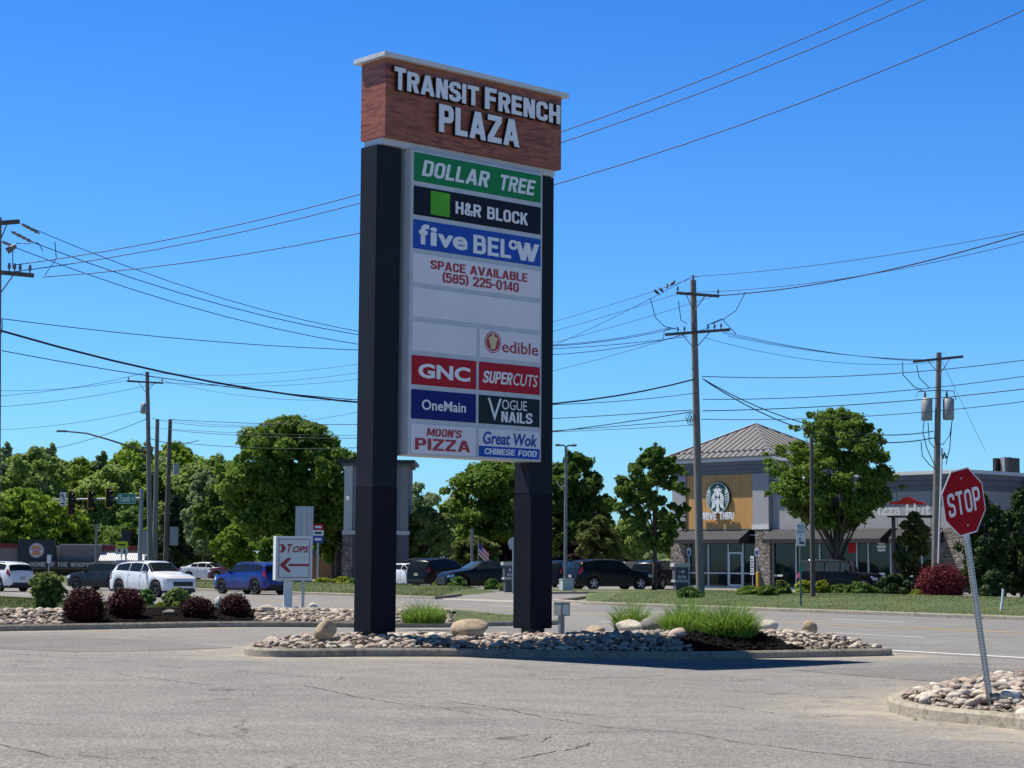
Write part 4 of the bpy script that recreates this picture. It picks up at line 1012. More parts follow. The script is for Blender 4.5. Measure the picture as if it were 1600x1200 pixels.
def car(name, label, cat, loc, heading, L, W, H, kind, body, glass=M_CGLASS, rim=M_RIM, clad=True, cat_group=None, roofrails=True, plate_rear=True, headlamps=True):
    """built along +x (nose at +x)"""
    P = PROF[kind]; t_ = thing(name, label, cat, loc, math.atan2(heading[1], heading[0]), cat_group)
    wr = P['wr']*H; zc = wr; xw = [L/2-L*q for q in P['wh']]
    def sec(t):
        x = L/2-L*t; zt = interp(P['top'], t)*H; zbl = min(interp(P['belt'], t)*H, zt-.015); wv = interp(PLAN, t)*W/2
        zb = .135*H+(.08*H*sm((.05-t)/.05))+(.10*H*sm((t-.95)/.05))
        for xc in xw:
            dd = (wr*1.17)**2-(x-xc)**2
            if dd > 0: zb = max(zb, zc+math.sqrt(dd))
        zb = min(zb, zbl-.05)
        g = min(1, max(0, (zt-zbl)/(.33*H))); wrf = wv*(.965-.235*g); e = min(.05*H, .5*(zt-zbl))
        hgt = zbl-zb
        return [(x, wv*.955, zb), (x, wv*.995, zb+.25*hgt), (x, wv*1.0, zb+.62*hgt), (x, wv*.955, zbl), (x, wv*.955*.47+(wrf)*.53, zbl+(zt-e-zbl)*.52), (x, wrf, zt-e), (x, wrf*.86, zt-e*.25), (x, 0, zt)]
    def sp(t, s):
        q = sec(t); i = min(6, int(s)); f = s-i; a = q[i]; b = q[i+1]
        return Vector((a[0]+(b[0]-a[0])*f, a[1]+(b[1]-a[1])*f, a[2]+(b[2]-a[2])*f))
    T = sorted(set([0, .004, .01, .02, .035, .05, .97, .98, .99, 1]+[round(i/64, 4) for i in range(4, 63)]+[v for v, _ in P['top']]))
    mb = MB(); rows = []
    for t in T:
        q = sec(t); rows.append([(x, y, z) for x, y, z in q]+[(x, -y, z) for x, y, z in q[-2::-1]])
    n = len(rows[0]); vs = [p for r in rows for p in r]
    fs = [(i*n+j, i*n+j+1, (i+1)*n+j+1, (i+1)*n+j) for i in range(len(T)-1) for j in range(n-1)]
    mb.add(vs, fs, 0, True); mb.add(rows[0], [tuple(range(n))], 0); mb.add(rows[-1], [tuple(range(n))], 0)
    mb.build('body', body, t_, smooth=R(32))
    def patch(m_, t0, t1, s0, s1, off, nt=6, ns=4, sides=(1, -1)):
        for sd in sides:
            G = []
            for i in range(nt+1):
                for j in range(ns+1):
                    t = t0+(t1-t0)*i/nt; s = s0+(s1-s0)*j/ns; p = sp(t, s)
                    du = sp(min(1, t+.004), s)-sp(max(0, t-.004), s); dv = sp(t, min(7, s+.02))-sp(t, max(0, s-.02))
                    nn = du.cross(dv)
                    if nn.length < 1e-9: nn = Vector((0, 1, 0))
                    nn.normalize()
                    ctr = Vector((p.x*.6, 0, H*.45))
                    if nn.dot(p-ctr) < 0: nn = -nn
                    p = p+nn*off; G.append((p.x, p.y*sd, p.z))
            w_ = ns+1
            m_.add(G, [(i*w_+j, i*w_+j+1, (i+1)*w_+j+1, (i+1)*w_+j) for i in range(nt) for j in range(ns)], 0, True)
        return m_
    for a, b in P['sg']:
        for sd in (1, -1): patch(MB(), a, b, 3.16, 4.9, .006, sides=(sd,)).build('side_window', glass, t_, fix=False)
    a, b = P['ws']; patch(MB(), a, b, 5.1, 7, .008).build('windshield', glass, t_, fix=False)
    a, b = P['rg']; patch(MB(), a, b, 5.1, 7, .008).build('rear_window', glass, t_, fix=False)
    if clad: patch(MB(), .03, .97, -0.0, .55, .012, nt=60, ns=2).build('side_cladding', M_TRIM, t_, fix=False)
    # wheel-arch lips, sills, underbody
    MB().box(-L*.46, L*.46, -W*.36, W*.36, .12*H, .55*H).build('underbody', M_TRIM, t_)
    for xc in xw:
        for sd in (1, -1):
            y0 = sd*(W/2-.015); y1 = sd*(W/2-.235); cm = MB()
            cm.add([(xc+wr*math.cos(a)*k, y, zc+wr*math.sin(a)*k) for y, k in ((y0-sd*.03, .66), (y0, .78), (y0, .93), (y0-sd*.03, 1), (y1, 1), (y1, .5)) for a in [2*math.pi*i/24 for i in range(24)]],
                   [(r*24+i, r*24+(i+1) % 24, (r+1)*24+(i+1) % 24, (r+1)*24+i) for r in range(5) for i in range(24)], 0, True)
            wh = cm.build('wheel', M_TYRE, t_)
            rm_ = MB(); yy = y0-sd*.028
            rm_.add([(xc+wr*.70*k*math.cos(a), yy-sd*dy, zc+wr*.70*k*math.sin(a)) for k, dy in ((1, 0), (.9, .01), (.86, .05)) for a in [2*math.pi*i/24 for i in range(24)]], [(r*24+i, r*24+(i+1) % 24, (r+1)*24+(i+1) % 24, (r+1)*24+i) for r in range(2) for i in range(24)])
            for q in range(5):
                a = 2*math.pi*q/5+.3; c, s = math.cos(a), math.sin(a); k1, k2 = wr*.12, wr*.69
                for w0, w1 in ((.045, .03),):
                    pts = [(c*k1-s*w0, s*k1+c*w0), (c*k2-s*w1, s*k2+c*w1), (c*k2+s*w1, s*k2-c*w1), (c*k1+s*w0, s*k1-c*w0)]
                    rm_.prism([(xc+u, zc+v) for u, v in pts], yy-sd*.03, yy-sd*.004)
            rm_.prism([(xc+wr*.16*math.cos(i*.6283), zc+wr*.16*math.sin(i*.6283)) for i in range(10)], yy-sd*.03, yy)
            rm_.build('rim', rim, wh); MB().prism([(xc+wr*.64*math.cos(i*.2618), zc+wr*.64*math.sin(i*.2618)) for i in range(24)], yy-sd*.10, yy-sd*.06).build('brake', M_TRIM, wh)
    # lamps, grille, plates, mirrors, handles
    if headlamps:
        for sd in (1, -1): patch(MB(), .012, .085, 2.25, 2.9, .012, sides=(sd,)).build('headlight', M_HEAD, t_, fix=False)
    for sd in (1, -1):
        if kind == 'suv': patch(MB(), .935, .985, 2.55, 3.9, .014, sides=(sd,)).build('taillight', M_TAIL, t_, fix=False)
        else: patch(MB(), .93, .99, 2.2, 3.1, .014, sides=(sd,)).build('taillight', M_TAIL, t_, fix=False)
    MB().box(L/2-.03, L/2+.02, -W*.29, W*.29, .31*H, .43*H).build('grille', M_TRIM, t_, .012)
    MB().box(L/2-.06, L/2+.025, -W*.33, W*.33, .17*H, .255*H).build('front_bumper', M_TRIM, t_, .015)
    MB().box(-L/2-.03, -L/2+.06, -W*.36, W*.36, .19*H, .30*H).build('rear_bumper', M_TRIM, t_, .015)
    if plate_rear: MB().box(-L/2-.022, -L/2+.03, -.16, .16, .40*H, .49*H).build('license_plate', M_PLATE, t_, .004)
    xm = L/2-L*(P['ws'][0]+.075)
    for sd in (1, -1):
        MB().box(xm-.07, xm+.06, sd*(W*.47) if sd > 0 else -W*.47-.2, sd*W*.47+.2 if sd > 0 else -W*.47, .645*H, .715*H).build('mirror', body if clad is not None else M_TRIM, t_, .025)
        hm_ = MB()
        for tt in (P['sg'][0][1]-.0, P['sg'][1][1]-.01):
            p = sp(tt, 2.62); hm_.box(p.x-.09, p.x+.09, sd*p.y-.012, sd*p.y+.018, p.z-.014, p.z+.014)
        hm_.build('door_handle', body, t_, .005)
        # door shut lines
        dl = MB()
        for tt in (P['sg'][0][0]-.01, P['sg'][0][1]+.005, P['sg'][1][1]+.005):
            for j in range(8):
                s0 = .7+2.25*j/8; s1 = .7+2.25*(j+1)/8; a = sp(tt, s0); b = sp(tt, s1)
                if a.z < b.z-.005: dl.add([(a.x-.007, sd*(a.y+.003), a.z), (a.x+.007, sd*(a.y+.003), a.z), (b.x+.007, sd*(b.y+.003), b.z), (b.x-.007, sd*(b.y+.003), b.z)], [(0, 1, 2, 3)])
        if dl.v: dl.build('door_seam', M_TRIM, t_, fix=False)
    if roofrails:
        for sd in (1, -1):
            pts = [sp(t, 5.5) for t in (.46, .48, .6, .72, .84, .86)]
            MB().tube([(p.x, sd*p.y, p.z+(.045 if 0 < i < 5 else 0)) for i, p in enumerate(pts)], .016, 6).build('roof_rail', M_CHROME if body is M_CBLACK else M_TRIM, t_, fix=False)
    return t_
def cpos(px, Y, dz=0): return place(px, Y, dz)
dN = (-.57, .822); dS = (.57, -.822)
car('parked_car', 'white car at the left picture edge seen from its rear corner', 'car', cpos(-7, 104), (-.80, .60), 4.55, 1.85, 1.62, 'suv', M_CWHITE)
car('parked_car', 'slate blue car with tinted windows between two white cars', 'car', cpos(164, 110), (-.86, .51), 4.5, 1.83, 1.62, 'suv', M_CSLATE, rim=M_DRIM)
car('parked_car', 'black car mostly hidden behind the white car front', 'car', cpos(196, 120), (-.7, .71), 4.6, 1.85, 1.72, 'suv', M_CBLACK)
wc = car('parked_car', 'white hatchback with dark grille facing the camera at the road', 'car', cpos(239, 91), (.72, -.69), 4.75, 1.9, 1.70, 'cross', M_CWHITE, rim=M_DRIM)
car('parked_car', 'small white sedan far off between white and blue cars', 'car', cpos(326, 150), (.97, -.25), 4.5, 1.8, 1.42, 'sedan', M_CWHITE, clad=False, roofrails=False)
car('parked_car', 'bright blue car driving away beside the white arrow sign', 'car', cpos(394, 100), (-.70, .71), 4.65, 1.87, 1.68, 'suv', M_CBLUE, rim=M_DRIM)
car('parked_car', 'white car nose poking out beside the left sign column', 'car', cpos(640, 121), (.72, -.69), 4.5, 1.82, 1.45, 'sedan', M_CWHITE, clad=False, roofrails=False)
car('parked_car', 'black car with bright red tail lamp in the gap between columns', 'car', cpos(690, 117), (.62, .78), 4.7, 1.9, 1.76, 'suv', M_CBLACK)
car('parked_car', 'dark car with lit windshield behind the exit sign', 'car', cpos(752, 110), (-.90, -.43), 5.0, 1.92, 1.62, 'sedan', M_CNAVY, glass=M_CGLASS2, clad=False, roofrails=False)
car('parked_car', 'dark car behind the lamp post transformer box', 'car', cpos(874, 122), (.35, .94), 4.6, 1.88, 1.7, 'suv', M_CNAVY)
car('parked_car', 'big black car seen from its right side near the lamp post', 'car', cpos(951, 111), (.88, .47), 5.1, 1.98, 1.76, 'suv', M_CBLACK)
car('parked_car', 'black car with red tail lamp left of the enter sign', 'car', cpos(1030, 116), (.50, .86), 4.6, 1.88, 1.72, 'suv', M_CBLACK)
car('parked_car', 'dark boxy car parked behind the coffee shop tree', 'car', cpos(1312, 101), (.93, -.36), 4.3, 1.85, 1.78, 'boxy', M_CBLACK, glass=M_CGLASS2)
car('parked_car', 'dark red car roof just visible behind the blue car', 'car', cpos(372, 146), (-.95, .3), 4.5, 1.8, 1.6, 'suv', paint('dark red car paint', (.10, .012, .012)))
car('parked_car', 'dark blue van roof behind the black cars in the gap', 'car', cpos(648, 132), (-.96, .25), 4.9, 1.95, 1.78, 'suv', M_CNAVY)

# ------------------------------------------------------------------ coffee shop building
M_STUCCO = mat('grey stucco', (.37, .365, .37), .9, var=.07, vs=2, bmp=.25, bs=60); M_STUCCOD = mat('dark grey stucco', (.115, .12, .13), .85, var=.08, vs=2, bmp=.2, bs=60)
M_CORN = mat('cornice grey', (.16, .165, .178), .8, var=.08); M_FASCIA = mat('pale fascia', (.66, .65, .63), .6, var=.06)
M_ROOFM = mat('brown standing seam roof', (.145, .142, .148), .5, .2, var=.08, vs=1); M_SEAM = mat('roof seam', (.10, .097, .10), .45, .2, var=.08)
M_AWN = mat('black awning canvas', (.022, .023, .027), .8, var=.15); M_STOREGL = glassmat('store glass', (.010, .017, .017)); M_ALU = mat('silver window frame', (.50, .52, .53), .4, .4, var=.06)
M_DOORGL = glassmat('door glass', (.014, .022, .022)); M_YELLOW = mat('yellow safety paint', (.62, .36, .02), .5, var=.1)
def plank():
    m, n, b = nodes('cedar plank cladding'); c = coords(n, (3.2, 3.2, .25))
    f = noise(n, 2, 5, .6, c, .3); g = coords(n)
    wv = N(n, 'ShaderNodeTexWave', Scale=1.1, Distortion=0); wv.wave_type = 'BANDS'; wv.bands_direction = 'X'; n.links.new(g, wv.inputs['Vector'])
    col = ramp(n, f, [(.3, (.50, .26, .075)), (.7, (.62, .345, .11))])
    col = mixc(n, 1.0, col, ramp(n, wv.outputs['Fac'], [(.0, .6), (.04, 1.0)]), 'MULTIPLY')
    n.links.new(col, b.inputs['Base Color']); b.inputs['Roughness'].default_value = .6; return m
def stoneveneer():
    m, n, b = nodes('stone veneer'); c = coords(n, (2.6, 2.6, 5.5))
    v = N(n, 'ShaderNodeTexVoronoi', Scale=1.0); n.links.new(c, v.inputs['Vector'])
    e = N(n, 'ShaderNodeTexVoronoi', Scale=1.0); e.feature = 'DISTANCE_TO_EDGE'; n.links.new(c, e.inputs['Vector'])
    sx = n.nodes.new('ShaderNodeSeparateColor'); n.links.new(v.outputs['Color'], sx.inputs[0])
    col = ramp(n, sx.outputs[0], [(0, (.15, .125, .11)), (.5, (.24, .21, .185)), (1, (.31, .285, .26))])
    col = mixc(n, ramp(n, e.outputs['Distance'], [(.01, 1.0), (.07, 0.0)]), col, (.07, .062, .056))
    n.links.new(col, b.inputs['Base Color']); b.inputs['Roughness'].default_value = .9
    bump(n, b, ramp(n, e.outputs['Distance'], [(.0, 0.0), (.15, 1.0)]), .9, .05); return m
M_PLANK = plank(); M_VEN = stoneveneer()
def shell(mb, x0, x1, y0, y1, z0, z1): return mb.box(x0, x1, y0, y1, z0, z1)
BY = 121.0; BROT = math.atan2(-.742, .67); C0 = at(1204, 900, BY); C0.z = zg(C0.x, C0.y)
GZ = C0.z
def fxz(px, py, y=0.0):
    d = ray(px, py); nrm = Vector((math.sin(BROT), -math.cos(BROT), 0)); o = Vector((C0.x, C0.y, 0))-nrm*y
    k = (o-CAM).dot(nrm)/d.dot(nrm); p = CAM+d*k-C0
    return p.x*math.cos(BROT)+p.y*math.sin(BROT), p.z
bd = thing('coffee_shop', 'grey coffee shop with hip roofed corner tower, wood panel and long store wing', 'building', C0, BROT)
TX = fxz(1053, 800)[0]; EV = fxz(1204, 714)[1]; WX = fxz(1507, 800)[0]; WZ = fxz(1507, 734)[1]; DT = 6.9
AW = fxz(1204, 827)[1]; A0 = fxz(1190, 849)[1]
# tower walls above the awning line; glass front below
MB().box(TX, 0, 0, DT, AW-.02, EV-.32).build('tower_wall', M_STUCCO, bd)
cm = MB()
for k, (z0, z1, o) in enumerate(((EV-1.0, EV-.72, .10), (EV-.72, EV-.42, .22), (EV-.42, EV-.20, .34))): cm.box(TX-o, o, -o, DT+o, z0, z1-.004)
cm.build('cornice', M_CORN, bd)
MB().box(TX-.5, .5, -.5, DT+.5, EV-.2, EV+.02).build('fascia', M_FASCIA, bd)
ax, az = TX/2, fxz(1180, 663, DT/2)[1]; ov = .66
ro = MB(); B_ = [(TX-ov, -ov, EV+.03), (ov, -ov, EV+.03), (ov, DT+ov, EV+.03), (TX-ov, DT+ov, EV+.03)]; ap = (ax, DT/2, az)
ro.add(B_+[ap]+[(p[0], p[1], EV+.10) for p in B_], [(5, 6, 4), (6, 7, 4), (7, 8, 4), (8, 5, 4), (0, 1, 6, 5), (1, 2, 7, 6), (2, 3, 8, 7), (3, 0, 5, 8), (3, 2, 1, 0)])
rf = ro.build('roof', M_ROOFM, bd)
sm_ = MB()
apv = Vector(ap)
for (a, b) in ((0, 1), (1, 2), (3, 0)):
    A = Vector(B_[a])+Vector((0, 0, .07)); Bq = Vector(B_[b])+Vector((0, 0, .07)); L = (Bq-A).length; t = (Bq-A)/L; mid = (A+Bq)/2; up = (apv-mid); hl = up.length; upn = up/hl
    nrm = t.cross(upn).normalized(); nrm = nrm if nrm.z > 0 else -nrm
    kk = int(L/.5)
    for i in range(1, kk):
        q = L*i/kk; f = 1-abs(q-L/2)/(L/2); p = A+t*q; e = p+upn*hl*f
        sm_.tube([p+nrm*.02, e+nrm*.02], .026, 4, cap=False, smooth=False)
sm_.build('roof_seam', M_SEAM, rf, fix=False)
hp = MB()
for p in B_: hp.tube([Vector(p)+Vector((0, 0, .1)), apv+Vector((0, 0, .03))], .07, 6)
hp.build('hip_cap', M_ROOFM, rf, fix=False)
sg_ = MB()
for i in range(17): 
    x = TX-.3+(-TX+.6)*(i+.5)/17; f = .22
    sg_.box(x-.11, x+.11, -ov+.55, -ov+.63, EV+.10+.34, EV+.10+.43)
sg_.build('snow_guard', M_SEAM, rf, fix=False)
# wood panel, pilaster, base mould
wx0, wz1 = fxz(1074, 745); wx1, wz0 = fxz(1178, 827)
MB().box(wx0, wx1, -.06, -.003, wz0+.03, EV-1.02).build('wood_panel', M_PLANK, bd)
MB().box(wx1+.03, -.0, -.16, -.003, AW+.0, EV-1.02).build('pilaster', M_STUCCO, bd)
MB().box(wx1-.0, .04, -.21, -.163, AW, AW+.28).build('pilaster_base', M_FASCIA, bd)
MB().box(TX, wx0-.03, -.16, -.003, AW, EV-1.02).build('pilaster', M_STUCCO, bd)
# round emblem
lx, lz = fxz(1125, 778); LR = 1.0
M_SGREEN = mat('dark green sign face', (.006, .07, .045), .4, var=.06)
md = MB().disc(lx, lz, LR, -.22, -.075, 40).build('round_emblem', M_SGREEN, bd)
wp = MB(); yF = -.222
def wpoly(pts, lay=0): wp.prism([(lx+x*LR, lz+z*LR) for x, z in pts], yF-.012-.002*lay, yF)
ring = 40
for i in range(ring):
    a, b = 2*math.pi*i/ring, 2*math.pi*(i+1)/ring
    wpoly([(.975*math.cos(a), .975*math.sin(a)), (.975*math.cos(b), .975*math.sin(b)), (.94*math.cos(b), .94*math.sin(b)), (.94*math.cos(a), .94*math.sin(a))])
wpoly([(-.30, .40), (-.38, .60), (-.22, .52), (-.12, .66), (0, .54), (.12, .66), (.22, .52), (.38, .60), (.30, .40), (0, .46)])        # crown
wpoly([(0, .86), (.06, .76), (.15, .75), (.08, .68), (0, .70), (-.08, .68), (-.15, .75), (-.06, .76)])
wpoly([(-.17, .30), (-.12, .42), (0, .46), (.12, .42), (.17, .30), (.14, .14), (0, .04), (-.14, .14)], 1)                                 # face
for s in (-1, 1):
    for k in range(4):                                                                                                                # wavy hair
        x0 = .20+.085*k
        wpoly([(s*x0*.8, .42-.06*k), (s*(x0*.8+.05), .42-.06*k), (s*(x0+.10), .1-.05*k), (s*(x0+.02), -.25-.05*k), (s*(x0+.10), -.60-.04*k), (s*(x0+.03), -.62-.04*k), (s*(x0-.045), -.25-.05*k), (s*(x0+.03), .08-.05*k)])
    for k in range(6):                                                                                                                # tail bands
        z = .34-.155*k; r_in = .60+.02*k
        wpoly([(s*r_in, z-.05), (s*math.sqrt(max(.05, .92**2-z*z)), z+.06), (s*math.sqrt(max(.05, .92**2-(z-.07)**2)), z-.01), (s*(r_in-.02), z-.12)])
    wpoly([(s*.62, .42), (s*.74, .58), (s*.80, .42), (s*.68, .34)])
wpoly([(-.10, -.02), (.10, -.02), (.16, -.3), (.10, -.55), (.16, -.9), (-.16, -.9), (-.10, -.55), (-.16, -.3)], 1)
wp.build('emblem_figure', M_LFACE, md, fix=False)
dx0, _ = fxz(1099, 805); dx1, dz1 = fxz(1151, 801); dzb = fxz(1125, 812)[1]
mb = MB(); btext(mb, 'DRIVE THRU', dx0, dx1, dzb, dz1+.03, -.20, .08)
mb.build('lettering', M_LFACE, bd, fix=False)
# awnings
def awning(x0, x1, z1, z0, dep):
    m_ = MB().prismx([(-.0, z1), (-dep, z0+.25), (-dep, z0), (-.0, z0+.0)], x0, x1); return m_.build('awning', M_AWN, bd)
awx0 = fxz(1063, 840)[0]; awx1 = fxz(1171, 840)[0]
awning(awx0, awx1, AW-.02, A0, 1.0)
bw0 = fxz(1196, 840)[0]
awning(bw0+.55, fxz(1391, 840)[0], AW-.02, A0, 1.0)
awning(fxz(1404, 840)[0], fxz(1478, 840)[0], AW-.02, A0, 1.0)
# ground floor
MB().box(TX-.1, fxz(1074, 880)[0], -.18, .5, .0, AW-.04).build('stone_pier', M_VEN, bd)
MB().box(fxz(1183, 880)[0], .1, -.18, .5, .0, AW-.04).build('stone_pier', M_VEN, bd)
MB().box(WX-1.6, WX+.1, -.28, .5, .0, AW-.04).build('stone_pier', M_VEN, bd)
MB().box(TX+.2, WX-.2, .6, 12, .0, AW-.05).build('core_wall', M_STUCCOD, bd)
def glazing(x0, x1, z0, z1, bars, m=M_STOREGL, sill=None, y=.12):
    g = MB().box(x0, x1, y, y+.05, z0, z1).build('store_window', m, bd); f = MB()
    for x in [x0]+list(bars)+[x1]: f.box(x-.05, x+.05, y-.07, y+.02, z0, z1)
    f.box(x0+.051, x1-.051, y-.066, y+.02, z1-.1, z1)
    f.box(x0+.051, x1-.051, y-.066, y+.02, z0, z0+.1)
    if sill: f.box(x0+.051, x1-.051, y-.062, y+.02, sill-.04, sill+.04)
    f.build('window_frame', M_ALU, g, fix=False)
gx = lambda px: fxz(px, 890)[0]
glazing(gx(1075), gx(1137), .02, AW-.3, [gx(1106)], sill=.95); glazing(gx(1160), gx(1182), .02, AW-.3, [], sill=.95)
d0, d1 = gx(1138), gx(1159)
dg = MB().box(d0+.09, d1-.09, .10, .15, .02, 2.18).build('door', M_DOORGL, bd)
MB().box(d0, d0+.09, .04, .17, 0, 2.3).box(d1-.09, d1, .04, .17, 0, 2.3).box(d0+.092, d1-.092, .042, .17, 2.18, 2.3).box(d0+.092, d1-.092, .044, .17, .02, .25).box(d0+.092, d1-.092, .044, .17, .9, 1.0).build('door_frame', M_ALU, dg)
tg = MB().box(d0, d1, .10, .15, 2.302, AW-.3).build('transom_window', M_DOORGL, bd)
bars = [gx(v) for v in (1243, 1280, 1338, 1356)]
glazing(gx(1207), gx(1391), .02, AW-.3, bars, sill=None); glazing(gx(1396), gx(1476), .02, AW-.3, [gx(1416), gx(1440)], sill=.9)
MB().box(gx(1208), gx(1222), .04, .11, .78, .9).build('window_sill', M_FASCIA, bd)
ws_ = MB().box(gx(1325), gx(1337), .03, .09, 2.25, 3.0).build('red_window_sign', M_RED, bd)
dm = MB()
for i, (z0, z1, a, b) in enumerate(((2.75, 2.90, .25, .75), (2.55, 2.70, .15, .85), (2.35, 2.5, .2, .8), (.95, 1.08, .3, .75), (.78, .9, .1, .9))):
    xx0, xx1 = gx(1366), gx(1386); dm.box(xx0+(xx1-xx0)*a, xx0+(xx1-xx0)*b, .10, .118, z0, z1)
dm.build('window_decal', M_LFACE, bd)
# wing upper wall, cornice
MB().box(.02, WX, .14, 12, AW-.02, WZ-.28).build('wing_wall', M_STUCCO, bd)
cm = MB()
for z0, z1, o in ((WZ-1.15, WZ-.85, .08), (WZ-.85, WZ-.5, .18), (WZ-.5, WZ-.2, .30)): cm.box(.52, WX+o, .14-o, 12+o, z0, z1-.004)
cm.build('cornice', M_CORN, bd)
MB().box(.52, WX+.42, -.30, 12.4, WZ-.2, WZ).build('fascia', M_FASCIA, bd)
MB().box(WX-.6, WX+30, 6, 14, .0, WZ-.6).build('rear_wall', M_STUCCOD, bd)
MB().box(WX+.02, WX+.35, .4, 12, 0, AW).build('side_wall', M_STUCCOD, bd)
cm = MB(); cm.box(WX+.37, WX+30.2, 5.8, 14.2, WZ-1.0, WZ-.65).box(WX+.37, WX+30.4, 5.6, 14.4, WZ-.64, WZ-.3); cm.build('cornice', M_CORN, bd)
for q_ in range(1, 6): MB().box(WX*q_/6-.02, WX*q_/6+.02, .132, .139, AW, WZ-1.16).build('control_joint', M_STUCCOD, bd)
# wing sign between the trees
M_ROOFRED = mat('red roof emblem', (.24, .012, .012), .4, var=.08)
# rooftop unit
hp_ = fxz(1558, 734, 7)
hv = thing('rooftop_unit', 'grey hvac unit with round fan housing on the flat roof', 'hvac unit', (C0+Vector((math.cos(BROT)*hp_[0]-math.sin(BROT)*7, math.sin(BROT)*hp_[0]+math.cos(BROT)*7, WZ-.28))), BROT)
MB().box(-1.3, .1, -.7, .7, 0, .55).build('cabinet', M_GALV, hv, .02); MB().box(.1, .32, -.6, .6, .0, 1.3).box(.95, 1.2, -.6, .6, 0, 1.3).build('side_panel', M_BLACK, hv)
MB().tube([(.63, 0, 0), (.63, 0, 1.35)], .33, 18).build('fan_housing', M_GALV, hv)

# parking row signs near the shop
def postsign(name, label, px, ytop, ybase, Y, wpx, panels, post=M_GALV, pr=.03, rot=-.2, dz=0.0, wpost=None):
    b = place(px, Y, dz); t = thing(name, label, 'sign', b, rot)
    zt = zat(px, ytop, Y)-b.z
    MB().box(-pr, pr, -pr*.6, pr*.6, -.3, zt-.03).build('post', post, t)
    W = wpx*Y/FPX/2
    for (y0, y1, m, extra) in panels:
        z1, z0 = zat(px, y0, Y)-b.z, zat(px, y1, Y)-b.z
        p = MB().box(-W, W, -pr*.6-.03, -pr*.6-.012, z0, z1).build('panel', m, t, .004)
        if extra: extra(p, W, z0, z1, -pr*.6-.031)
    return t
def ad_icon(p, W, z0, z1, y):
    h = z1-z0; MB().box(-W*.6, W*.6, y-.003, y, z0+h*.12, z0+h*.62).build('symbol', M_BLUET, p)
postsign('parking_sign', 'small white accessible parking sign left of the coffee shop door', 1077, 856, 918, 112, 7, [(856, 868, M_SWHITE, ad_icon)], rot=-.6)
postsign('parking_sign', 'small white parking sign right of the coffee shop door', 1183, 856, 918, 112, 7, [(856, 868, M_SWHITE, ad_icon)], rot=-.6)
def lines(p, W, z0, z1, y):
    mb = MB(); h = z1-z0
    for k in range(6): mb.box(-W*.7, W*(.7-.25*(k % 2)), y-.003, y, z0+h*(.1+.14*k), z0+h*(.17+.14*k))
    mb.build('print', M_TRIM, p)
postsign('notice_board', 'tall white notice on the glass right of the coffee shop door', 1176, 869, 918, 116.5, 7, [(869, 898, M_SWHITE, lines)], rot=BROT)
bp = place(1184, 111.5); bo = thing('bollard', 'yellow safety bollard in front of the coffee shop', 'bollard', bp)
MB().tube([(0, 0, -.1), (0, 0, 1.05), (0, 0, 1.12)], [.09, .09, .05], 12).build('post', M_YELLOW, bo)
# monument signs
M_MONU = mat('dark grey monument', (.075, .077, .082), .7, var=.1); M_MONUL = mat('pale monument trim', (.45, .43, .41), .7, var=.08)
def arrow(mb, cx, cz, s, d, y, th=.16):
    mb.prism([(cx-s*d, cz-th*s*.5), (cx+s*.75*d, cz-th*s*.5), (cx+s*.75*d, cz+th*s*.5), (cx-s*d, cz+th*s*.5)], y-.006, y)
    for q in (1, -1):
        mb.prism([(cx+s*d, cz), (cx+s*.25*d, cz+q*s*.62), (cx+s*.05*d, cz+q*s*.55), (cx+s*.72*d, cz)], y-.0075, y)
def monument(label, px, Y, wpx, ytop, d, word, rot):
    b = place(px, Y); W = wpx*Y/FPX/2; H = zat(px, ytop, Y)-b.z; t = thing('monument_sign', label, 'sign', b, rot)
    MB().box(-W*.70, W*.70, -W*.5, W*.5, -.2, H*.42).build('base', M_MONU, t); MB().box(-W*.88, W*.88, -W*.62, W*.62, H*.42, H*.49).build('ledge', M_MONUL, t)
    MB().box(-W*.80, W*.80, -W*.55, W*.55, H*.49, H*.88).build('face', M_MONU, t)
    MB().box(-W, W, -W*.72, W*.72, H*.88, H).build('cap', M_MONUL, t, .02)
    mb = MB(); arrow(mb, 0, H*.74, W*.36, d, -W*.55-.002); text(mb, word, -W*.5, W*.5, H*.53, H*.62, -W*.55-.002, .008, .01); mb.build('lettering', M_LFACE, t, fix=False)
monument('dark monument sign reading enter with an arrow to the right', 1063, 92, 27, 880, 1, 'ENTER', .25)
monument('dark monument sign reading exit with an arrow to the left', 797, 101, 26, 878, -1, 'EXIT', .25)
rs = place(802, 98.8)
rb = thing('round_sign', 'rounded grey sign back just left of the right sign column', 'sign', rs, .6); zz = zat(803, 850, 98.8)-rs.z
MB().disc(0, zz, .34, -.012, .012, 8).build('plate', M_GALV, rb); MB().box(-.03, .03, .013, .05, -.1, zz+.3).build('post', M_GALV, rb)
# lamp post and transformer box
lp = place(883.5, 100); lt = thing('lamp_post', 'tall grey parking lot lamp post with two flat lamp heads', 'street lamp', lp, .1); lh = zat(884, 697, 100)-lp.z
M_LAMP = mat('lamp post grey', (.20, .20, .205), .5, .3, var=.08)
MB().tube([(0, 0, -.1), (0, 0, lh)], [.10, .075], 10).build('pole', M_LAMP, lt)
MB().box(-.18, .18, -.18, .18, 0, .5).build('pole_base', M_MONUL, lt)
for s in (1, -1):
    MB().prism([(s*.05, lh-.02), (s*.55, lh+.03), (s*.55, lh+.10), (s*.05, lh+.06)], -.05, .05).build('lamp_arm', M_LAMP, lt)
    MB().box(min(s*.3, s*.55), max(s*.3, s*.55), -.2, .2, lh-.01, lh+.09).build('lamp_head', M_LAMP, lt, .02)
MB().tube([(-.05, 0, lh-2.05), (-.25, 0, lh-2.15), (-.42, 0, lh-2.0), (-.42, 0, lh-1.85)], .035, 6).build('bracket', M_MONUL, lt)
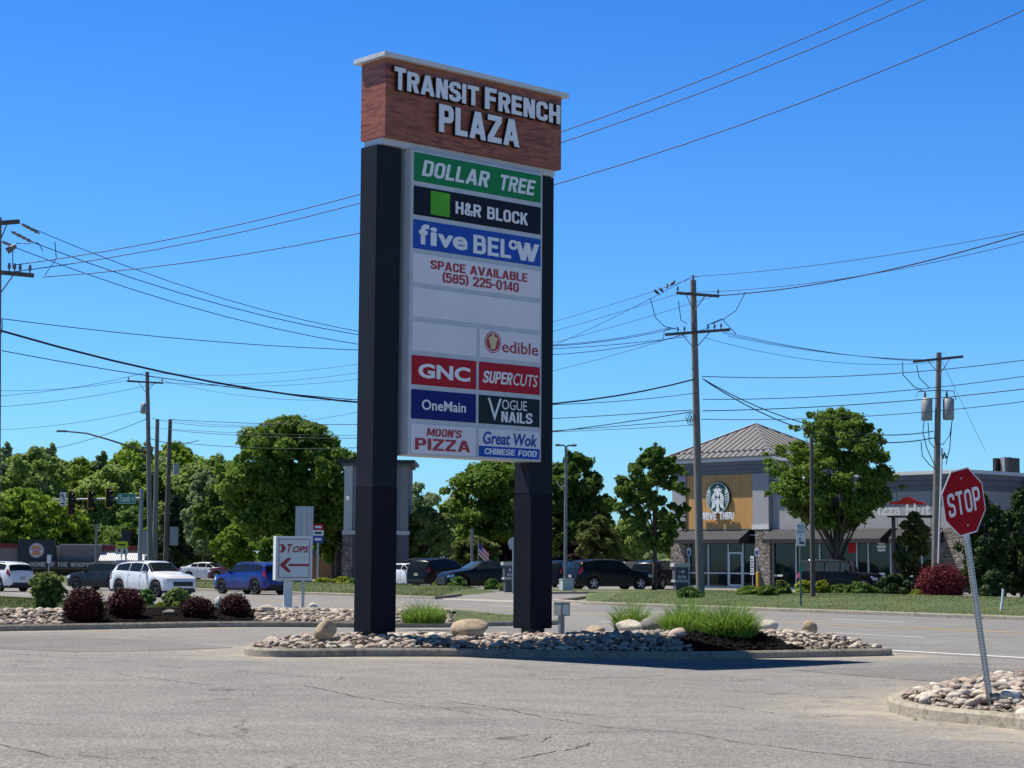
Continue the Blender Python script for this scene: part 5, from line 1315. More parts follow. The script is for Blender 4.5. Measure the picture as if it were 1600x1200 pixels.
M_CABG = mat('pale green cabinet paint', (.50, .55, .52), .5, var=.06)
tb = place(885, 98.5); tc = thing('utility_cabinet', 'pale green electrical cabinet at the foot of the lamp post', 'cabinet', tb, .35)
MB().box(-.30, .30, -.25, .25, 0, .66).build('body', M_CABG, tc, .015); MB().prismx([(-.27, .66), (.27, .66), (.27, .70), (-.27, .74)], -.32, .32).build('lid', M_CABG, tc, .008)
# truck route sign
def truck(p, W, z0, z1, y):
    mb = MB(); h = z1-z0; text(mb, 'TRUCK', -W*.85, W*.85, z0+h*.55, z0+h*.88, y, .004, .0); text(mb, 'ROUTE', -W*.85, W*.85, z0+h*.12, z0+h*.45, y, .004, .0); mb.build('lettering', M_BLACK, p, fix=False)
def turnarrow(p, W, z0, z1, y):
    h = z1-z0; mb = MB()
    mb.prism([(-W*.35, z0+h*.5), (-W*.1, z0+h*.5), (-W*.1, z0+h*.38), (W*.3, z0+h*.38), (W*.3, z0+h*.5), (W*.8, z0+h*.28), (W*.3, z0+h*.08), (W*.3, z0+h*.2), (-W*.35, z0+h*.2)][::-1], y-.004, y)
    mb.prism([(-W*.5, z0+h*.55), (W*.05, z0+h*.55), (-W*.22, z0+h*.88)], y-.0045, y); mb.build('arrow', M_BLACK, p)
M_GPOST = mat('green sign post', (.10, .16, .13), .6, var=.2)
tr = postsign('truck_route_sign', 'white truck route sign with black arrow on a thin green post', 1251, 818, 946, 73, 15, [(818, 836, M_SWHITE, truck), (837, 853, M_SWHITE, turnarrow)], post=M_GPOST, pr=.035, rot=.25)
MB().box(-.06, .06, -.05, -.022, zat(1251, 887, 73)-.2, zat(1251, 877, 73)-.2).build('tag', mat('green tag', (.02, .22, .12), .5), tr)
# white lawn marker, utility box on the island
wk = gt(1564, 953, .2); wm = thing('lawn_marker', 'short leaning white plastic marker in the right lawn', 'marker', wk)
MB().tube([(0, 0, -.05), (.06, 0, .35), (.09, 0, .72)], [.05, .045, .045], 8).build('stake', M_SWHITE, wm)
ub = isl.at(877, 990); ux = thing('utility_box', 'grey steel utility box on a short post right of the sign column', 'utility box', ub, .5)
uz0 = zat(880, 962, ub.y)-ub.z; uz1 = zat(880, 942, ub.y)-ub.z
M_UBOX = mat('weathered grey box', (.20, .205, .20), .5, .3, var=.15); MB().box(-.05, .05, -.05, .05, -.1, uz0).build('post', M_UBOX, ux)
MB().box(-.11, .11, -.18, .14, uz0, uz1).build('box', M_UBOX, ux, .008); MB().box(-.125, .125, -.20, .155, uz1, uz1+.015).build('lid', M_UBOX, ux); MB().box(-.08, .08, -.187, -.1805, uz0+.03, uz1-.03).build('door', M_GALV, ux)
# flag
fp = place(747, 132); ft = thing('flag', 'small striped flag hanging from a pole far behind the sedan', 'flag', fp)
fz = zat(748, 846, 132)-fp.z; MB().tube([(0, 0, 0), (0, 0, fz)], .025, 6).build('pole', M_GALV, ft)
fl = MB(); 
for i in range(8):
    for k in range(6):
        x0, x1 = i*.09, (i+1)*.09; z = fz-.03-k*.14-.09*i; w0, w1 = .05*math.sin(i*1.2), .05*math.sin((i+1)*1.2)
        fl.add([(x0, w0, z), (x1, w1, z-.09), (x1, w1, z-.14-.09), (x0, w0, z-.14)], [(0, 1, 2, 3)], 2 if (i < 3 and k < 3) else k % 2)
fl.build('cloth', [mat('flag red', (.45, .03, .04), .7), mat('flag white', (.7, .68, .68), .7), mat('flag blue', (.04, .06, .25), .7)], ft, fix=False)
gp = place(737, 134); g_ = thing('light_pole', 'short thick grey pole left of the striped flag', 'pole', gp); MB().tube([(0, 0, 0), (0, 0, zat(737, 826, 134)-gp.z)], .10, 10).build('pole', M_LAMP, g_)
# hut-roof restaurant pole sign
hb = place(1397, 107); hs = thing('restaurant_sign', 'black pole sign with white lettering under a red roof shape', 'sign', hb, -.75)
hz0 = zat(1420, 806, 107)-hb.z; hz1 = zat(1420, 789, 107)-hb.z; U = 107/FPX
MB().box(-.08, .08, -.08, .08, -.2, hz0).build('post', M_BLACK, hs)
MB().prism([(-8*U*1.2, hz0-.10), (74*U, hz0-.16), (74*U, hz0), (-8*U*1.2, hz0)], -.1, .1).build('bottom_rail', M_BLACK, hs)
V, F = glyphs('Pizza Hut', .02, 1.0); mb = MB(); a0, a1 = -40*U, 68*U
mb.add([(a0+v[0]*(a1-a0), -.04-.08*v[2], hz0+.02+v[1]*(hz1-hz0)*1.05) for v in V], F); mb.build('lettering', M_LFACE, hs, fix=False)
MB().prism([(-6*U, hz1+.02), (58*U, hz1-.02), (51*U, hz1+.14), (38*U, hz1+.24), (31*U, hz1+.42), (23*U, hz1+.42), (14*U, hz1+.24), (-3*U, hz1+.14)][::-1], -.12, .12).build('roof_shape', M_ROOFRED, hs)

# ------------------------------------------------------------------ white arrow sign and the signs behind it
M_SWPAINT = mat('white sign cabinet', (.72, .72, .73), .4, var=.04)
tY = lbed.at(452, 950).y; tp = at(450, 950, tY); ts = thing('arrow_sign', 'white box sign on a white post with a red arrow pointing left', 'sign', (tp.x, tY, tp.z), R(16))
def tz(py): return zat(455, py, tY)-tp.z
tw = 55*tY/FPX/2/math.cos(R(16)); tcx = 2*tY/FPX
MB().box(-.13, .13, -.05, .16, -.2, tz(905)).build('post', M_SWPAINT, ts, .01)
zA, zB = tz(907), tz(838); tcx = 6*tY/FPX
MB().box(tcx-tw, tcx+tw, -.28, .28, zA, zB).build('cabinet', M_SWPAINT, ts, .015)
yf = -.282; fr = MB(); i_ = .09
for x0, x1, z0, z1 in ((tcx-tw+i_, tcx+tw-i_, zB-i_-.02, zB-i_), (tcx-tw+i_, tcx+tw-i_, zA+i_, zA+i_+.02), (tcx-tw+i_, tcx-tw+i_+.02, zA+i_+.021, zB-i_-.021), (tcx+tw-i_-.02, tcx+tw-i_, zA+i_+.021, zB-i_-.021)): fr.box(x0, x1, yf-.004, yf, z0, z1)
fr.build('border_line', M_REDT, ts)
hs_ = zB-zA; mb = MB(); az = zA+hs_*.35
mb.prism([(tcx-tw*.30, az-.035), (tcx+tw*.80, az-.035), (tcx+tw*.80, az+.035), (tcx-tw*.30, az+.035)], yf-.005, yf)
for q in (1, -1): mb.prism([(tcx-tw*.80, az), (tcx-tw*.36, az+q*hs_*.16), (tcx-tw*.13, az+q*hs_*.16), (tcx-tw*.48, az)][::q], yf-.006, yf)
mb.build('arrow', M_REDT, ts)
mb = MB(); lz0, lz1 = zA+hs_*.63, zA+hs_*.82
mb.prism([(tcx-tw*.78, lz0), (tcx-tw*.60, lz0), (tcx-tw*.45, (lz0+lz1)/2), (tcx-tw*.60, lz1), (tcx-tw*.78, lz1), (tcx-tw*.66, (lz0+lz1)/2)], yf-.004, yf)
text(mb, 'T', tcx-tw*.46, tcx-tw*.10, lz0, lz1, yf, .004, .035, .2); text(mb, 'OPS', tcx-tw*.12, tcx+tw*.80, lz0, lz0+(lz1-lz0)*.78, yf, .004, .035, .2)
mb.build('lettering', M_REDT, ts, fix=False)
# blank back of a road sign
bs = place(474, tY+4); bt = thing('road_sign', 'grey back of a tall road sign above the white arrow sign', 'sign', bs, .05)
bz_ = lambda py: zat(474, py, bs.y)-bs.z
MB().box(-.05, .05, -.03, .03, -.2, bz_(797)).build('post', M_GALV, bt); wq = 28*bs.y/FPX/2
MB().box(-wq, wq, .032, .045, bz_(850), bz_(791)).build('plate', mat('bare sign back', (.40, .42, .44), .45, .3, var=.06), bt, .006)
MB().box(-wq*.85, wq*.85, .018, .031, bz_(797), bz_(794)).build('brace', M_GALV, bt); MB().box(-wq*.85, wq*.85, .018, .031, bz_(815), bz_(812)).build('brace', M_GALV, bt)
def tri(p, W, z0, z1, y): pass
mt = place(496, 130); mn = thing('price_sign', 'small stacked red white and blue sign right of the arrow sign', 'sign', mt, .1)
z_ = lambda py: zat(496, py, 130)-mt.z
MB().box(-.06, .06, .0, .1, 0, z_(848)).build('post', M_GALV, mn)
for (a, b, m) in ((819, 828, M_RED), (828.3, 837, M_PWHITE), (837.3, 848, M_BLUET)): 
    p = MB().box(-.36, .36, -.05, -.005, z_(b), z_(a)).build('panel', m, mn)
    mb = MB(); zz0, zz1 = z_(b), z_(a); mb.box(-.22, .22, -.056, -.051, zz0+(zz1-zz0)*.3, zz0+(zz1-zz0)*.7); mb.build('print', M_PWHITE if m is not M_PWHITE else M_TRIM, p)

# ------------------------------------------------------------------ far buildings on the left
M_TAUPE = mat('taupe wall', (.20, .18, .165), .85, var=.06); M_TAUPEL = mat('light taupe wall', (.46, .42, .37), .85, var=.06); M_DKRED = mat('dark red band', (.16, .014, .018), .6, var=.1)
M_NIGHT = mat('black metal cladding', (.014, .018, .028), .5, var=.1); M_CORR = mat('white corrugated metal', (.66, .66, .66), .5, var=.05); M_WIN = glassmat('dark window', (.01, .012, .014))
QY = 185; q0_ = place(0, QY); U = QY/FPX
def zq(px, py): return zat(px, py, QY)-q0_.z
bk = thing('restaurant', 'low taupe and black restaurant with round sign behind the cars at left', 'building', (q0_.x, QY, q0_.z), 0)
X_ = lambda px: (at(px, 880, QY).x-q0_.x)
MB().box(X_(-90), X_(30), .0, 9, 0, zq(0, 856)).build('wall', M_TAUPE, bk); MB().box(X_(-90), X_(30), -.1, 9, zq(0, 856)+.002, zq(0, 849)).build('roof_band', M_DKRED, bk)
MB().prism([(X_(29), zq(50, 880)), (X_(89), zq(60, 880)), (X_(87), zq(60, 843.5)), (X_(30.5), zq(60, 843))], -.7, -.12).build('sign_tower', M_NIGHT, bk)
MB().box(X_(30.2), X_(94), -.1, 9, 0, zq(90, 852)).build('side_wall', M_TAUPEL, bk)
MB().box(X_(94.3), X_(159), -.3, 9, 0, zq(120, 852)).build('parapet', M_TAUPE, bk); MB().box(X_(94), X_(160), -.4, 9.1, zq(120, 852)+.002, zq(120, 850)).build('coping', M_TAUPEL, bk)
MB().box(X_(159.3), X_(216), .0, 9, 0, zq(190, 860)).build('wall', M_TAUPE, bk); MB().box(X_(159.3), X_(216), -.1, 9, zq(190, 860)+.002, zq(190, 853)).build('roof_band', M_DKRED, bk)
ca = MB(); 
for i in range(22):
    x0 = X_(159)+(X_(230)-X_(159))*i/22; x1 = X_(159)+(X_(230)-X_(159))*(i+.62)/22
    ca.add([(x0, -1.6, zq(190, 876)), (x1, -1.6, zq(190, 876)), (x1, -.12, zq(190, 863)), (x0, -.12, zq(190, 863))], [(0, 1, 2, 3)])
    x2 = X_(159)+(X_(230)-X_(159))*(i+1)/22
    ca.add([(x1, -1.55, zq(190, 876)-.02), (x2, -1.55, zq(190, 876)-.02), (x2, -.10, zq(190, 863)-.03), (x1, -.10, zq(190, 863)-.03)], [(0, 1, 2, 3)])
ca.build('canopy', M_CORR, bk, fix=False)
MB().box(X_(50), X_(158), -1.1, -.32, zq(100, 887.5), zq(100, 876)).build('fascia', M_NIGHT, bk)
mb = MB(); btext(mb, 'HOME OF THE WHOPPER', X_(52), X_(156), zq(100, 885.5), zq(100, 878.5), -1.1, .05); mb.build('lettering', M_TAUPEL, bk, fix=False)
MB().box(X_(-60), X_(150), -.34, -.305, zq(60, 905), zq(60, 889)).build('window', M_WIN, bk)
ccx, ccz = X_(59.5), zq(60, 860); rr_ = 11.5*U
lg = MB().disc(ccx, ccz, rr_, -.76, -.70, 30).build('round_emblem', M_PWHITE, bk)
MB().disc(ccx, ccz, rr_*.93, -.775, -.761, 30).build('ring', M_NIGHT, lg); MB().disc(ccx, ccz, rr_*.86, -.79, -.776, 30).build('field', M_PWHITE, lg)
M_BUN = mat('orange bun', (.62, .28, .03), .5, var=.05)
bn = MB()
for s in (1, -1):
    arc = [(ccx+rr_*.66*math.cos(math.pi*i/12), ccz+s*(rr_*.30+rr_*.38*math.sin(math.pi*i/12))) for i in range(13)]; bn.prism(arc, -.80, -.791)
bn.build('bun', M_BUN, lg); mb = MB(); text(mb, 'BURGER', ccx-rr_*.74, ccx+rr_*.74, ccz+rr_*.02, ccz+rr_*.30, -.792, .012, .03); text(mb, 'KING', ccx-rr_*.52, ccx+rr_*.52, ccz-rr_*.30, ccz-rr_*.02, -.792, .012, .03); mb.build('lettering', M_RED, lg, fix=False)
# black fence behind the small white sedan
fa, fb_ = place(250, 158), place(418, 158); fe = thing('fence', 'long black screen fence behind the small white sedan', 'fence', fa)
fm = MB(); fm.box(0, fb_.x-fa.x, -.03, .03, .1, zat(330, 890, 158)-fa.z); fm.build('screen', M_NIGHT, fe); fpm = MB()
for i in range(9): x = (fb_.x-fa.x)*i/8; fpm.box(x-.04, x+.04, -.09, -.031, 0, zat(330, 889, 158)-fa.z)
fpm.build('post', M_NIGHT, fe)
# brick building and grey pier building behind the left column
M_BRICK = mat('tan brick', (.27, .16, .095), .85, var=.2, vs=12); M_BLUEROOF = mat('blue grey metal siding', (.12, .15, .19), .5, .1, var=.06)
ba, bb = place(486, 166), place(580, 166); br = thing('brick_building', 'tan brick building with blue grey metal upper wall behind the arrow sign', 'building', ba)
zr = lambda py: zat(520, py, 166)-ba.z
MB().box(0, bb.x-ba.x, 0, 7, 0, zr(870)).build('wall', M_BRICK, br); MB().box(.0, bb.x-ba.x, -.06, 7.06, zr(870)+.002, zr(840)).build('upper_wall', M_BLUEROOF, br)
sm2 = MB()
for i in range(24): x = (bb.x-ba.x)*(i+.5)/24; sm2.box(x-.03, x+.03, -.10, -.061, zr(869), zr(841))
sm2.build('siding_seam', M_BLUEROOF, br, fix=False)
p_ = place(418, 172); bl_ = thing('low_building', 'low tan building with flat grey roof behind the blue car', 'building', place(370, 172)); zl = lambda py: zat(400, py, 172)-bl_.location.z
MB().box(0, 6.6, 0, 6, 0, zl(878)).build('wall', M_BRICK, bl_); MB().box(-.15, 6.75, -.15, 6.15, zl(878)+.002, zl(872)).build('roof', M_TAUPE, bl_)
tY2 = 140; ta = place(536, tY2); tb2 = place(637, tY2); tt = thing('corner_tower', 'pale grey and stone corner tower with overhanging flat roof behind left sign column', 'building', ta); TW = tb2.x-ta.x
zt2 = lambda py: zat(560, py, tY2)-ta.z
M_PALEST = mat('pale stucco', (.50, .50, .49), .85, var=.06); M_GREYST = mat('mid grey stucco', (.22, .22, .225), .85, var=.06)
zm, zh = zt2(829), zt2(726)
MB().box(0, .6, -.14, .5, zm, zh).build('pier', M_PALEST, tt); MB().box(TW-.6, TW, -.14, .5, zm, zh).build('pier', M_GREYST, tt); MB().box(.0, TW, .0, 5.5, zm, zh+.1).build('wall', M_GREYST, tt)
MB().box(-.06, .66, -.2, .5, 0, zm-.3).build('stone_base', M_VEN, tt); MB().box(TW-.66, TW+.06, -.2, .5, 0, zm-.3).build('stone_base', M_STUCCOD, tt); MB().box(.67, TW-.67, -.02, 5.5, 0, zm-.3).build('lower_wall', M_STUCCOD, tt)
MB().box(-.1, TW+.1, -.24, 5.6, zm-.298, zm-.002).build('stone_band', M_PALEST, tt)
MB().box(-.45, TW+.45, -.6, 6, zh+.102, zh+.34).build('roof', M_NIGHT, tt); MB().box(-.2, TW+.2, -.35, 5.7, zh-.1, zh+.1).build('cornice', M_STUCCOD, tt)
MB().box(1.0, TW-1.0, -.05, -.004, zm+.3, zh-.4).build('window', M_WIN, tt); MB().box(.9, TW-.9, -.12, -.052, zm+.3, zm+1.1).build('sign_band', M_RED, tt)
wl = MB().prismx([(-.16, 0), (-.42, .0), (-.30, .28), (-.16, .34)], .18, .42); wo = wl.build('wall_lamp', M_CABG, tt); wo.location = (0, 0, zt2(782))
# concrete screen wall behind the parked black cars
ca_ = place(978, 150); cs = thing('block_wall', 'tan block enclosure behind the black cars right of the lamp post', 'wall', ca_); hh_ = zat(985, 880, 150)-ca_.z
MB().box(0, 1.2, 0, 2.5, 0, hh_).build('wall', mat('tan block', (.33, .27, .21), .9, var=.12), cs); MB().box(-.08, 1.28, -.08, 2.58, hh_+.002, hh_+.12).build('coping', M_TAUPEL, cs)

# ------------------------------------------------------------------ traffic lights
M_MAST = mat('galvanised mast', (.27, .31, .33), .5, .5, var=.1); M_SYEL = mat('yellow signal border', (.62, .36, .02), .5, var=.05); M_SIG = mat('black signal housing', (.015, .015, .015), .5)
mY = 152; mp = place(218, mY); ma = thing('traffic_light_mast', 'grey mast arm pole with a long arm over the road at left', 'traffic light mast', mp, 0); mz = lambda py: zat(218, py, mY)-mp.z; mu = mY/FPX
MB().tube([(0, 0, -.2), (0, 0, mz(764))], [.19, .16], 12).build('pole', M_MAST, ma); MB().tube([(0, 0, mz(779)), (-138*mu, 0, mz(781.5))], [.12, .06], 8).build('arm', M_MAST, ma); MB().box(-.3, .3, -.3, .3, 0, .3).build('base', M_MAST, ma)
def onarm(px): return Vector((mp.x+(px-218)*mu, mY, mp.z))
for i, (px, y0, y1, lab) in enumerate(((109, 768, 806, 'lowest black traffic light with yellow edge next to the left turn sign'), (140, 766, 796, 'middle black traffic light with yellow edge on the mast arm'), (168, 763, 794, 'black traffic light with yellow edge nearest the green street sign'))):
    b = onarm(px); t = thing('traffic_light', lab, 'traffic light', b, R(48), 'traffic lights hung on the mast arm'); z0, z1 = mz(y1), mz(y0)
    MB().box(-.30, .30, .06, .085, z0, z1).build('border', M_SYEL, t); MB().box(-.25, .25, .05, .0595, z0+.06, z1-.06).build('backplate', M_SIG, t); hb_ = MB().box(-.16, .16, -.12, .049, z0+.1, z1-.1).build('housing', M_SIG, t, .02)
    n_ = 4 if i == 0 else 3
    for k in range(n_):
        zc_ = z0+.1+(z1-z0-.2)*(k+.5)/n_; MB().tube([(0, -.12, zc_+.02), (0, -.33, zc_)], [.14, .14], 12, cap=False).build('visor', M_SIG, hb_, fix=False)
        MB().disc(0, zc_, .12, -.128, -.121, 14).build('lens', mat(['signal lens green', 'signal lens amber', 'signal lens red'][min(2, k)], [(.01, .05, .03), (.09, .05, .01), (.09, .012, .01)][min(2, k)], .2), hb_)
def leftarrow(p, W, z0, z1, y):
    h = z1-z0; mb = MB(); mb.prism([(W*.2, z0+h*.35), (W*.45, z0+h*.35), (W*.45, z0+h*.62), (-W*.1, z0+h*.8), (-W*.25, z0+h*.70), (W*.2, z0+h*.55)], y-.006, y); mb.prism([(-W*.65, z0+h*.85), (W*.0, z0+h*.92), (-W*.25, z0+h*.62)], y-.007, y)
    mb.box(-W*.6, W*.6, y-.006, y, z0+h*.1, z0+h*.2); mb.build('arrow', M_BLACK, p)
b = onarm(96); t = thing('turn_sign', 'white left turn arrow sign at the tip of the mast arm', 'sign', b, .1); p = MB().box(-.25, .25, -.14, -.115, mz(791), mz(770)).build('plate', M_SWHITE, t); leftarrow(p, .25, mz(791), mz(770), -.141)
M_SGN = mat('street sign green', (.01, .24, .13), .45, var=.05)
b = onarm(195); t = thing('street_name_sign', 'green street name sign with white lettering on the mast arm', 'sign', b, .1); MB().box(-.70, .70, -.16, -.135, mz(787), mz(771.5)).build('border', M_SWHITE, t); MB().box(-.67, .67, -.165, -.1605, mz(786.4), mz(772.1)).build('plate', M_SGN, t)
mb = MB(); text(mb, 'Transit', -.58, .30, mz(784.5), mz(774), -.166, .008, .02); text(mb, 'RD', .40, .60, mz(782.5), mz(777), -.166, .008, .02); mb.build('lettering', M_SWHITE, t, fix=False)
# pedestrian signal, yellow sign and posts under the mast
b = place(196, 150); t = thing('traffic_light', 'black back of a traffic signal on a pole beside the mast', 'traffic light', b, .3); z_ = lambda py: zat(196, py, 150)-b.z
MB().tube([(0, 0, 0), (0, 0, z_(828))], .07, 8).build('pole', M_MAST, t); MB().box(-.36, .36, -.12, .12, z_(848), z_(829)).build('housing', M_SIG, t, .03)
M_YG = mat('yellow green sign', (.55, .62, .02), .45)
def blot(p, W, z0, z1, y): MB().box(-W*.6, W*.6, y-.004, y, z0+(z1-z0)*.35, z0+(z1-z0)*.6).build('print', M_BLACK, p)
def yieldp(p, W, z0, z1, y):
    h = z1-z0; MB().prism([(-W*.75, z0+h*.85), (-W*.4, z0+h*.2), (-W*.05, z0+h*.85)], y-.004, y).build('symbol', M_RED, p); MB().prism([(W*.3, z0+h*.1), (W*.7, z0+h*.2), (W*.55, z0+h*.9), (W*.35, z0+h*.85)], y-.004, y).build('symbol', M_BLACK, p)
postsign('crossing_sign', 'bright yellow green sign above a white yield sign by the mast', 189, 846, 900, 140, 19, [(846, 856, M_YG, blot), (857, 866, M_SWHITE, yieldp)], rot=.15, pr=.04)
postsign('road_sign', 'thin grey sign edge right of the traffic light mast', 226, 829, 900, 148, 10, [(830, 866, M_MAST, None)], rot=.5, pr=.05)
t = thing('signal_post', 'thin pale post with a cap in front of the restaurant', 'post', place(76, 128)); MB().tube([(0, 0, 0), (0, 0, zat(76, 876, 128)-t.location.z)], .05, 8).build('pole', M_MAST, t); MB().box(-.12, .12, -.1, .1, zat(76, 880, 128)-t.location.z, zat(76, 867, 128)-t.location.z).build('box', M_SWPAINT, t)
t = thing('lamp_post', 'thin dark lamp post in front of the woodland', 'street lamp', place(149, 176)); MB().tube([(0, 0, 0), (0, 0, zat(149, 822, 176)-t.location.z)], .10, 8).build('pole', M_LAMP, t); MB().box(-.28, .28, -.2, .2, zat(149, 822, 176)-t.location.z+.002, zat(149, 819, 176)-t.location.z).build('lamp_head', M_LAMP, t)

# ------------------------------------------------------------------ utility poles
def polewood(name, c):
    m, n, b = nodes(name); cc = coords(n, (6, 6, .5)); f = noise(n, 3, 5, .7, cc, .3)
    n.links.new(ramp(n, f, [(.3, tuple(x*.6 for x in c)), (.7, tuple(x*1.25 for x in c))]), b.inputs['Base Color']); b.inputs['Roughness'].default_value = .9; bump(n, b, f, .6, .02); return m
M_POLE = polewood('weathered pole wood', (.205, .187, .17)); M_POLED = polewood('dark pole wood', (.12, .10, .085)); M_INS = mat('grey insulator', (.16, .15, .15), .4); M_TRANS = mat('transformer grey', (.27, .29, .30), .5, .1, var=.08)
M_WIRE = mat('black cable', (.012, .012, .014), .6)
def upole(label, pxb, pxt, ytop, Y, rad, arms, m=M_POLE, name='utility_pole', rot=0.0, grp=None):
    b = place(pxb, Y); top = at(pxt, ytop, Y)-b; t = thing(name, label, 'utility pole', b, 0, grp); 
    MB().tube([(0, 0, -.3), (top.x*.5, 0, top.z*.5), (top.x, 0, top.z)], [rad, rad*.86, rad*.68], 12).build('pole', m, t)
    for (py, x0, y0, x1, y1, pins) in arms:
        A = at(x0, y0, Y)-b; B = at(x1, y1, Y)-b; A.y = B.y = -rad-.06
        A = Vector((A.x, A.y, A.z)); B = Vector((B.x, B.y, B.z)); d = (B-A).normalized(); n_ = Vector((0, 1, 0)); u = d.cross(n_)
        mb = MB(); vs = [P+n_*(.05*i)+u*(.06*j) for P in (A, B) for i, j in ((-1, -1), (1, -1), (1, 1), (-1, 1))]
        mb.add(vs, [(0, 1, 2, 3), (4, 7, 6, 5), (0, 4, 5, 1), (1, 5, 6, 2), (2, 6, 7, 3), (3, 7, 4, 0)]); ar = mb.build('crossarm', M_POLED, t)
        xm = top.x*((A.z+B.z)/2)/top.z; zm_ = (A.z+B.z)/2
        for e in (A, B):
            q = e.lerp(Vector((xm, e.y, zm_)), .55); MB().tube([(q.x, e.y+.06, q.z), (xm, e.y+.06, zm_-.75)], .02, 5).build('brace', M_INS, t, fix=False)
        for f in pins:
            q = A.lerp(B, f); up = Vector((0, 0, 1))
            MB().tube([q+up*.05, q+up*.12, q+up*.15, q+up*.22, q+up*.30], [.02, .02, .055, .045, .03], 8).build('insulator', M_INS, ar)
    return t, b
def curvewire(pts, r, name, label, cat='cable', group=None, parent=None):
    mb = MB().tube(pts, r, 5, cap=False); o = mb.build(name, M_WIRE, parent, fix=False)
    if parent is None: tag(o, label, cat, group)
    return o
PY_ = 84
mpole, mb0 = upole('tall middle utility pole with two crossarms in front of the coffee shop', 1095, 1083, 438, PY_, .19, [(460, 1056, 459, 1123, 464, (.03, .97)), (518, 1038, 524, 1140, 516, (.2, .3, .42, .66, .76, .86))])
MB().tube([(at(1083, 438, PY_)-mb0), (at(1083, 430, PY_)-mb0)], .05, 8).build('insulator', M_INS, mpole)
for k, pts in enumerate(([(1016, 466), (1024, 496), (1038, 510), (1056, 514)], [(1165, 456), (1150, 485), (1132, 498), (1112, 506)], [(1060, 470), (1064, 500), (1074, 506)], [(1105, 508), (1128, 498), (1150, 522)], [(1036, 530), (1038, 516), (1048, 513)])):
    curvewire([tuple(at(x, y, PY_-.3)-mb0) for x, y in pts], .018, 'jumper_wire', None, parent=mpole)
lc = MB()
for k in range(4): 
    c = at(1076+k*2.2, 652+(k % 2)*5, PY_-.3)-mb0; lc.tube([(c.x+.12*math.cos(a/2), c.y, c.z+.2*math.sin(a/2)) for a in range(14)], .014, 5, cap=False)
lc.build('cable_loop', M_WIRE, mpole, fix=False)
RY = 92
rpole, rb0 = upole('utility pole carrying two grey transformers behind the stop sign', 1460, 1467, 551, RY, .19, [(560, 1425, 566, 1503, 558, ())])
MB().tube([(at(1472, 700, RY-.25)-rb0), (at(1466, 890, RY-.25)-rb0)], .05, 6).build('conduit', M_SWPAINT, rpole, fix=False)
for lab, px, y0, y1 in (('a', 1448, 624, 657), ('b', 1482, 624, 656)):
    c0 = at(px, y1, RY-.1)-rb0; c1_ = at(px, y0, RY-.1)-rb0
    tr_ = MB().tube([c0, (c0.x, c0.y, c0.z+.04), (c1_.x, c1_.y, c1_.z), (c1_.x, c1_.y, c1_.z+.07)], [.24, .27, .27, .16], 16).build('transformer', M_TRANS, rpole)
    MB().tube([(c1_.x-.08, c1_.y, c1_.z+.05), (c1_.x-.08, c1_.y, c1_.z+.2), (c1_.x-.08, c1_.y, c1_.z+.4)], [.05, .07, .02], 8).build('bushing', M_INS, tr_)
for pts in ([(1410, 566), (1411, 586), (1428, 604), (1444, 612)], [(1432, 570), (1436, 590), (1452, 606)], [(1444, 656), (1442, 676), (1448, 700), (1458, 722), (1462, 730)], [(1439, 690), (1441, 712), (1452, 726), (1462, 733)], [(1450, 660), (1452, 690), (1460, 700)], [(1488, 656), (1484, 680), (1474, 694), (1464, 694)], [(1487, 660), (1484, 700), (1478, 726)], [(1432, 620), (1434, 612), (1460, 610), (1490, 611), (1494, 625)]):
    curvewire([tuple(at(x, y, RY-.4)-rb0) for x, y in pts], .022, 'drop_cable', None, parent=rpole)
MB().tube([tuple(at(1473, 716, RY-.25)-rb0), tuple(at(1476, 708, RY-.35)-rb0), tuple(at(1479, 716, RY-.3)-rb0)], .07, 6).build('weatherhead', M_INS, rpole)
upole('short plain wooden pole in front of the coffee shop tree', 1270, 1268, 681, 80, .115, [], M_POLED)
KY = 128
kpole, kb0 = upole('wooden utility pole with one crossarm and a street lamp arm at left', 236, 230, 581, KY, .19, [(597, 200, 596, 256, 599, (.03, .97))])
c = at(225, 638, KY-.2)-kb0; MB().tube([c-Vector((0, 0, .35)), c-Vector((0, 0, .3)), c+Vector((0, 0, .3)), c+Vector((0, 0, .36))], [.2, .24, .24, .12], 12).build('transformer', M_TRANS, kpole)
la = MB().tube([tuple(at(x, y, KY-.3-(i*.8))-kb0) for i, (x, y) in enumerate(((231, 707), (205, 698), (170, 687), (135, 677), (103, 674)))], [.07, .06, .055, .05, .045], 8).build('lamp_arm', M_POLED, kpole, fix=False)
c = at(97, 674, KY-3.9)-kb0; MB().prismz([(c.x-.35, c.y-.12), (c.x+.3, c.y-.16), (c.x+.3, c.y+.16), (c.x-.35, c.y+.12)], c.z-.05, c.z+.07).build('lamp_head', M_LAMP, kpole, .02)
k2, kb2 = upole('plain light brown wooden pole close right of the street lamp pole', 241, 246, 655, 134, .2, [], M_POLE)
k3, kb3 = upole('darker wooden pole with a grey control box right of the two close poles', 258, 266, 656, 138, .2, [], M_POLED)
c = at(272, 838, 137.7)-kb3; MB().box(c.x-.28, c.x+.28, c.y-.2, c.y+.2, c.z-.65, c.z+.68).build('control_box', M_TRANS, k3, .02)
c = at(275, 733, 137.7)-kb3; MB().tube([c-Vector((0, 0, .4)), c+Vector((0, 0, .4))], .22, 12).build('transformer', M_TRANS, k3)
HY = 55
hpole, hb0 = upole('near utility pole with thick crossarms cut by the left picture edge', -5, -2, 340, HY, .125, [(430, -30, 424, 55, 432, (.55, .65, .75, .93)), (352, -22, 352, 33, 348, ())], M_POLE)
